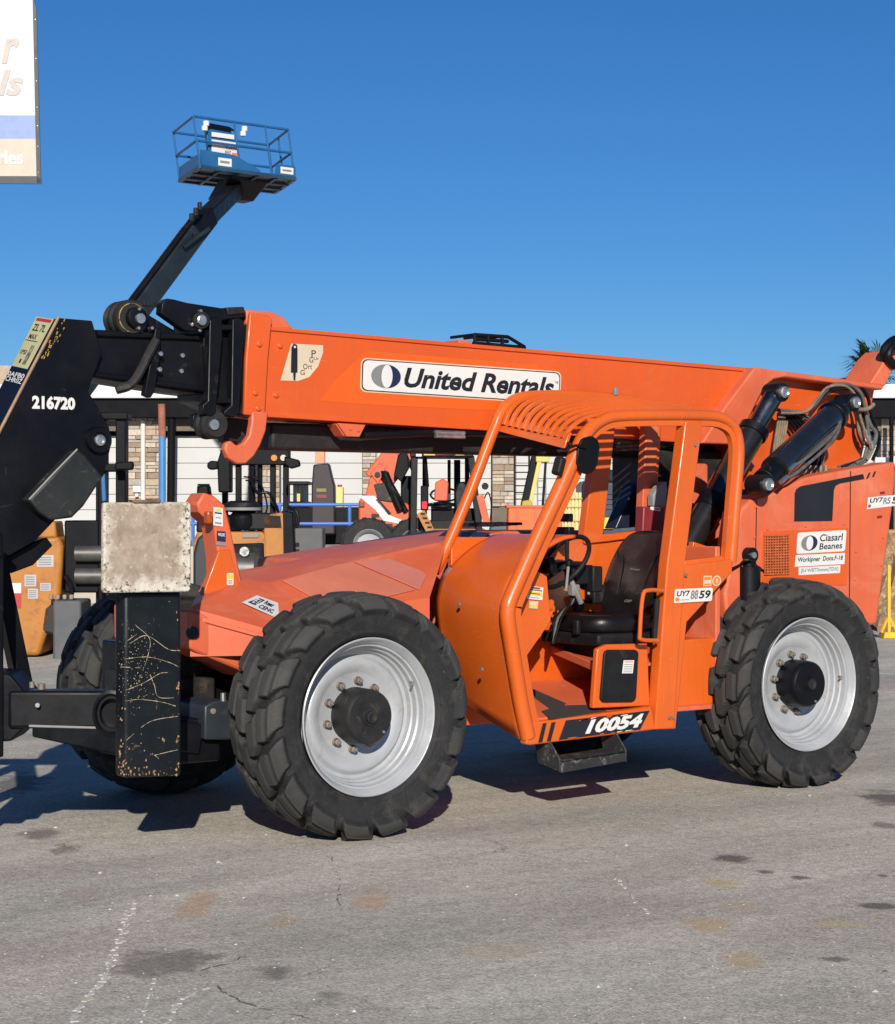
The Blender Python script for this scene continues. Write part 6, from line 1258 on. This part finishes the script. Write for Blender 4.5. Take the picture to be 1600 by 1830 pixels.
for a, b_, h_ in ((cA_, cB_, .26), (cD_, cA_, .26), (cB_, cC_, .2), (cC_, cD_, .2)):
    if a is cA_: to.prism([a + up * .05, a.lerp(b_, .62) + up * .05, a.lerp(b_, .62) + up * .09, a.lerp(b_, .35) + up * .30, a + up * .32], (b_ - a).cross(up).normalized() * .02); to.prism([a.lerp(b_, .78) + up * .05, b_ + up * .05, b_ + up * .24, a.lerp(b_, .8) + up * .24], (b_ - a).cross(up).normalized() * .02)
    else: to.prism([a + up * .05, b_ + up * .05, b_ + up * h_, a + up * h_], (b_ - a).cross(up).normalized() * .02)
to.build('toe_board', M_bluel, bsk)
rl = MB()
for h_ in (.48, .90):
    ring = [p + up * h_ + RGT * (-.13 * h_) for p in (cA_, cB_, cC_, cD_)]
    for i in range(4): rl.tube([ring[i], ring[(i + 1) % 4]], .024, 8)
rl.build('guard_rail', M_bluel, bsk)
for p in (cA_, cB_, cC_, cD_, cA_.lerp(cB_, .42), cD_.lerp(cC_, .35), cD_.lerp(cC_, .65), cB_.lerp(cC_, .5), cA_.lerp(cB_, .75)): MB().tube([p, p + up * .90 + RGT * (-.117)], .018, 8).build('rail_post', M_bluel, bsk)
pl = MB(); e1 = u1.normalized(); e2 = u2.normalized(); o_ = cA_ + e1 * .22 + e2 * .12
pl.prism([o_ + up * .2, o_ + e1 * .62 + up * .2, o_ + e1 * .50 + up * .78 - RGT * .06, o_ + e1 * .0 + up * .78 - RGT * .06], e2 * .16); pl.build('control_box', M_bluel, bsk, .01)
MB().prism([o_ - e2 * .02 - e1 * .04 + up * .76, o_ - e2 * .02 + e1 * .5 + up * .74, o_ + e1 * .46 + e2 * .2 + up * .83, o_ - e1 * .03 + e2 * .2 + up * .85], up * .03).build('control_panel', M_mast, bsk, .005)
decal('basket_sign', [o_ + e1 * .04 + up * .55 - e2 * .004, o_ + e1 * .58 + up * .55 - e2 * .004, o_ + e1 * .6 + up * .25 - e2 * .004, o_ + e1 * .04 + up * .25 - e2 * .004], [(M_white, 'poly', FULL, 0), (M_inkg, 'text', 'YORTH', (.5, .5, .95, .72), .02, 0, 1), (M_ink, 'text', 'RENT', (.5, .25, .72, .45), .02, 0, 1), (M_oran, 'poly', box_(.75, .15, .95, .38), 1)], bsk, -e2)
decal('basket_sign', [o_ + e1 * .04 + up * .68 - e2 * .004, o_ + e1 * .5 + up * .68 - e2 * .004, o_ + e1 * .5 + up * .60 - e2 * .004, o_ + e1 * .04 + up * .60 - e2 * .004], [(M_white, 'poly', FULL, 0)], bsk, -e2)
for t0, t1, z0, z1 in ((.18, .32, .08, .22), (.84, .98, .08, .20)): decal('basket_label', [cA_.lerp(cB_, t0) + up * z1, cA_.lerp(cB_, t1) + up * z1, cA_.lerp(cB_, t1) + up * z0, cA_.lerp(cB_, t0) + up * z0], [(M_white, 'poly', FULL, 0), (M_inkg, 'poly', box_(.15, .35, .85, .65), 1)], bsk, -e2, lift=.03)
for t in (.06, .46):
    for k in range(2):
        p = cA_.lerp(cB_, t) + up * (.72 + .09 * k) + e2 * .1; MB().lathe([(-.045, .04), (-.04, .055), (.04, .055), (.045, .04)], c=p + e1 * .03 * k, axis='z', n=14, capped=True).build('beacon_lamp', M_white, bsk)
# jib and telescopic boom
mid = (cA_ + cC_) / 2 - e1 * .05; bd = 31.4
j1 = PD(366, 392, bd + .6); b0 = PD(370, 384, bd + .3); b1 = PD(262, 530, 30.8)
MB().prism([mid + V((-.35, -.3, -.02)), mid + V((.5, -.3, -.02)), mid + V((.42, .1, -.32)), mid + V((-.35, .1, -.32))], (0, .35, 0)).build('rotator', M_dark, f, .02)
MB().beam(mid - up * .14, j1, .24, .28).build('jib', M_mast, f, .02)
MB().beam(j1 + (b1 - b0) * -.05, b0.lerp(b1, .35), .30, .30).build('boom_tip', M_mast, f, .02)
M_bslate = mat('slate_boom_paint', (.012, .019, .025), .4, var=.2, dirt=[((.07, .07, .07), .6, .85, 4, .4)])
MB().beam(b0.lerp(b1, .22), b1 + (b1 - b0) * 4.2, .31, .33).build('boom', M_bslate, f, .03, None, 3)
dr = (b1 - b0).normalized(); sd = V((-.4, -.4, .75))
MB().tube([b0.lerp(b1, .05) + V((-.17, -.12, .10)), b1 + (b1 - b0) * 1.2 + V((-.17, -.12, .10))], .05, 8).build('cable_tray', M_mast, f)
for k in range(3): MB().box(b0.lerp(b1, .02 + .07 * k) + V((-.20, -.16, .13)), (.06, .06, .13)).build('hose_clamp', M_dark, f, .01)
MB().tube([b0.lerp(b1, .50) + V((.0, -.22, .10)), b0.lerp(b1, .18) + V((.11, -.22, .0))], .03, 8).build('level_cylinder', M_bslate, f)
e_ = b1 + (b1 - b0) * 4.2
MB().box((e_.x, e_.y, (e_.z + .9) / 2 + .2), (1.6, 2.2, max(.8, e_.z - .3))).build('turntable', M_bluel, f, .05)
MB().box((e_.x, e_.y, .62), (2.0, 3.2, .35)).build('chassis', M_mast, f, .04)
f.location = (e_.x, e_.y, 0); WLD[f.name] = Matrix.Translation((e_.x, e_.y, 0))
for ch in f.children: ch.matrix_parent_inverse = WLD[f.name].inverted()
for sx_ in (-.95, .95):
    for sy_ in (-1.2, 1.2):
        t_ = MB().lathe([(-.15, .25), (-.15, .42), (-.11, .46), (.11, .46), (.15, .42), (.15, .25)], c=(e_.x + sx_ * 1.0, e_.y + sy_, .46), axis='x', n=28, capped=True).build('wheel', M_rubber, f)

# ---- pylon sign at the top left
q = BG(0, 60.0); X, Z = q.x, q.z
f = root('pylon_sign', 'tall pale sign board with dark metal frame in the upper left corner', 'sign', q.loc, RZ)
sl_ = (X(75) - X(62)) / (Z(0) - Z(328))
def SG(px, py): return V((X(px), 0, Z(py)))
M_sgn = mat('sign_face_white', (.58, .60, .65), .35, var=.03); M_sblu = mat('sign_band_blue', (.22, .30, .62), .4, var=.05); M_stan = mat('sign_band_tan', (.52, .45, .36), .4, var=.05); M_slet = mat('sign_letter_tan', (.46, .41, .36), .4, var=.04); M_sbl2 = mat('sign_band_pale_blue', (.52, .60, .82), .4, var=.05)
XL, YT = -560, -560
fc = MB().prism([SG(XL, YT), SG(46, YT), SG(66, 316), SG(XL, 316)], (0, .35, 0)).build('face', M_sgn, f)
fb = MB().prism([SG(XL, -200), SG(54, -200), SG(60, 32), SG(XL, 29)], (0, -.006, 0)); fb.build('pale_band', M_sbl2, f)
MB().prism([SG(XL, 205), SG(63, 206), SG(64, 248), SG(XL, 248)], (0, -.006, 0)).build('blue_band', M_sblu, f)
MB().prism([SG(XL, 248), SG(64, 248), SG(66, 316), SG(XL, 314)], (0, -.006, 0)).build('tan_band', M_stan, f)
def stext(s_, m, x0, y0, x1, y1, sh): decal('lettering', [SG(x0, y0), SG(x1, y0), SG(x1, y1), SG(x0, y1)], [(m, 'text', s_, (0, 0, 1, 1), .03, sh, 0)], f, (0, -1, 0), lift=.02)
stext('r', M_slet, 3, 68, 36, 113, .25); stext('ls', M_slet, -4, 124, 42, 171, .25); stext('rles', M_white, -4, 268, 42, 294, 0)
fr = mat('sign_frame', (.045, .05, .055), .5, var=.2)
MB().prism([SG(59, -100), SG(66, -100), SG(68, 20), SG(75, 328), SG(66, 328), SG(61, 30)], (0, .4, 0)).build('side_frame', fr, f, .01) if False else None
MB().prism([SG(44, YT), SG(55, YT), SG(62, 0), SG(66, 15), SG(74, 328), SG(66, 328), SG(59, 10)], (0, -.05, 0)).build('side_frame', fr, f, .008)
MB().prism([SG(XL, 314), SG(66, 315), SG(75, 318), SG(75, 329), SG(XL, 326)], (0, -.05, 0)).build('bottom_frame', fr, f, .008)
for b_ in (35, 105, 145, 192, 225, 262, 308): MB().box(SG(60 + b_ * .02 + 3, b_) + V((0, -.055, 0)), (.03, .01, .02)).build('clip', M_bright, f)
MB().cyl((X(-300), .17, 0), (X(-300), .17, Z(320)), .18, 20).build('pole', fr, f)

# ---- palm tree far right
pd = 110.0; pc = PD(1566, 668, pd)
f = root('palm_tree', 'palm tree with ragged green crown above the boom tail at the right', 'tree', (pc.x, pc.y, 0), 0)
h_ = pc.z - .3
MB().tube([(0, 0, 0), (.1, 0, h_ * .5), (0, 0, h_)], [.28, .22, .18], 12).build('trunk', mat('palm_trunk', (.16, .11, .07), .9, var=.3, vs=5, bump=.5, bs=9), f)
M_frond = mat('palm_frond', (.055, .095, .022), .6, var=.35, vs=2); cr = MB(); rn = random.Random(9)
for k in range(58):
    az = rn.random() * 6.283; el = rn.uniform(-.75, 1.25); L_ = rn.uniform(1.6, 2.4); d = V((math.cos(az) * math.cos(el), math.sin(az) * math.cos(el), math.sin(el))); base_ = V((0, 0, h_)) + d * .2
    sdv = d.cross(V((0, 0, 1)))
    if sdv.length < .1: sdv = V((1, 0, 0))
    sdv.normalize(); tip = base_ + d * L_ * .55
    cr.tube([base_, tip], [.025, .012], 5)
    for j in range(19):                                           # fan leaf
        an = -1.5 + 3.0 * j / 18; ld = (d * math.cos(an) + sdv * math.sin(an)).normalized(); ln = L_ * .62 * rn.uniform(.7, 1.1); e_p = tip + ld * ln + V((0, 0, -.22 * ln - rn.random() * .12)); m_p = tip + ld * ln * .5; wv = ld.cross(V((0, 0, 1)))
        wv = wv.normalized() * .045 if wv.length > .05 else V((.045, 0, 0))
        cr.add([tip, m_p + wv, e_p, m_p - wv], [(0, 1, 2, 3)])
cr.build('crown', M_frond, f, smooth=0)
# dead skirt
dk_ = MB()
for k in range(160):
    az = rn.random() * 6.283; r = rn.uniform(.2, .5); z0 = h_ - rn.uniform(0, 1.6); a = V((math.cos(az) * r * .6, math.sin(az) * r * .6, z0)); b_ = a + V((math.cos(az) * .25, math.sin(az) * .25, -rn.uniform(.3, .7))); wv = V((-math.sin(az), math.cos(az), 0)) * .05
    dk_.add([a - wv, a + wv, b_ + wv * .2, b_ - wv * .2], [(0, 1, 2, 3)])
dk_.build('dry_skirt', mat('dry_frond', (.22, .16, .08), .9, var=.3), f, smooth=0)

# ---- right edge: dry bank and yellow barrier foot
q = BG(1640, 29.0); bk = MB(); rn = random.Random(5); rows = []
for i in range(60):
    x = q.x(1566) + i * .16; e_ = min(1.0, (i + 1) / 4.0) * min(1.0, (60 - i) / 12.0)
    rows.append([V((x, -.15 + rn.uniform(-.06, .06), -.05))] + [V((x + rn.uniform(-.06, .06), .02 + j * .20 + rn.uniform(-.06, .06), e_ * min(1.5, .10 + j * .26 + rn.uniform(-.08, .08)))) for j in range(8)] + [V((x, 3, 1.4 * e_)), V((x, 5, -.1))])
bo = bk.loft(rows).build('dry_bank', mat('dry_brown_earth', (.26, .16, .085), .95, var=.4, vs=6, bump=.6, bs=14, dirt=[((.45, .33, .18), .5, .62, 9, 1.0)]), None, smooth=0); bo.location = q.loc; bo.rotation_euler = (0, 0, RZ); structure(bo)
q = BG(1590, 27.5); X, Z = q.x, q.z
f = root('yellow_post', 'yellow steel post on a flat foot at the right edge behind the rear body', 'post', q.loc, RZ)
M_yp = mat('yellow_safety_paint', (.70, .42, .02), .5, var=.1)
MB().bx(X(1586), X(1592), -.03, .03, .06, Z(1010)).build('upright', M_yp, f, .008)
MB().prism([V((X(1575), -.15, 0)), V((X(1602), -.15, 0)), V((X(1600), -.15, .09)), V((X(1578), -.15, .09))], (0, .35, 0)).build('foot', M_yp, f, .015)
for s_ in (-1, 1): MB().beam((X(1589) + s_ * .02, 0, .28), (X(1589) + s_ * .12, -.05, .08), .03, .03).build('brace', M_yp, f)
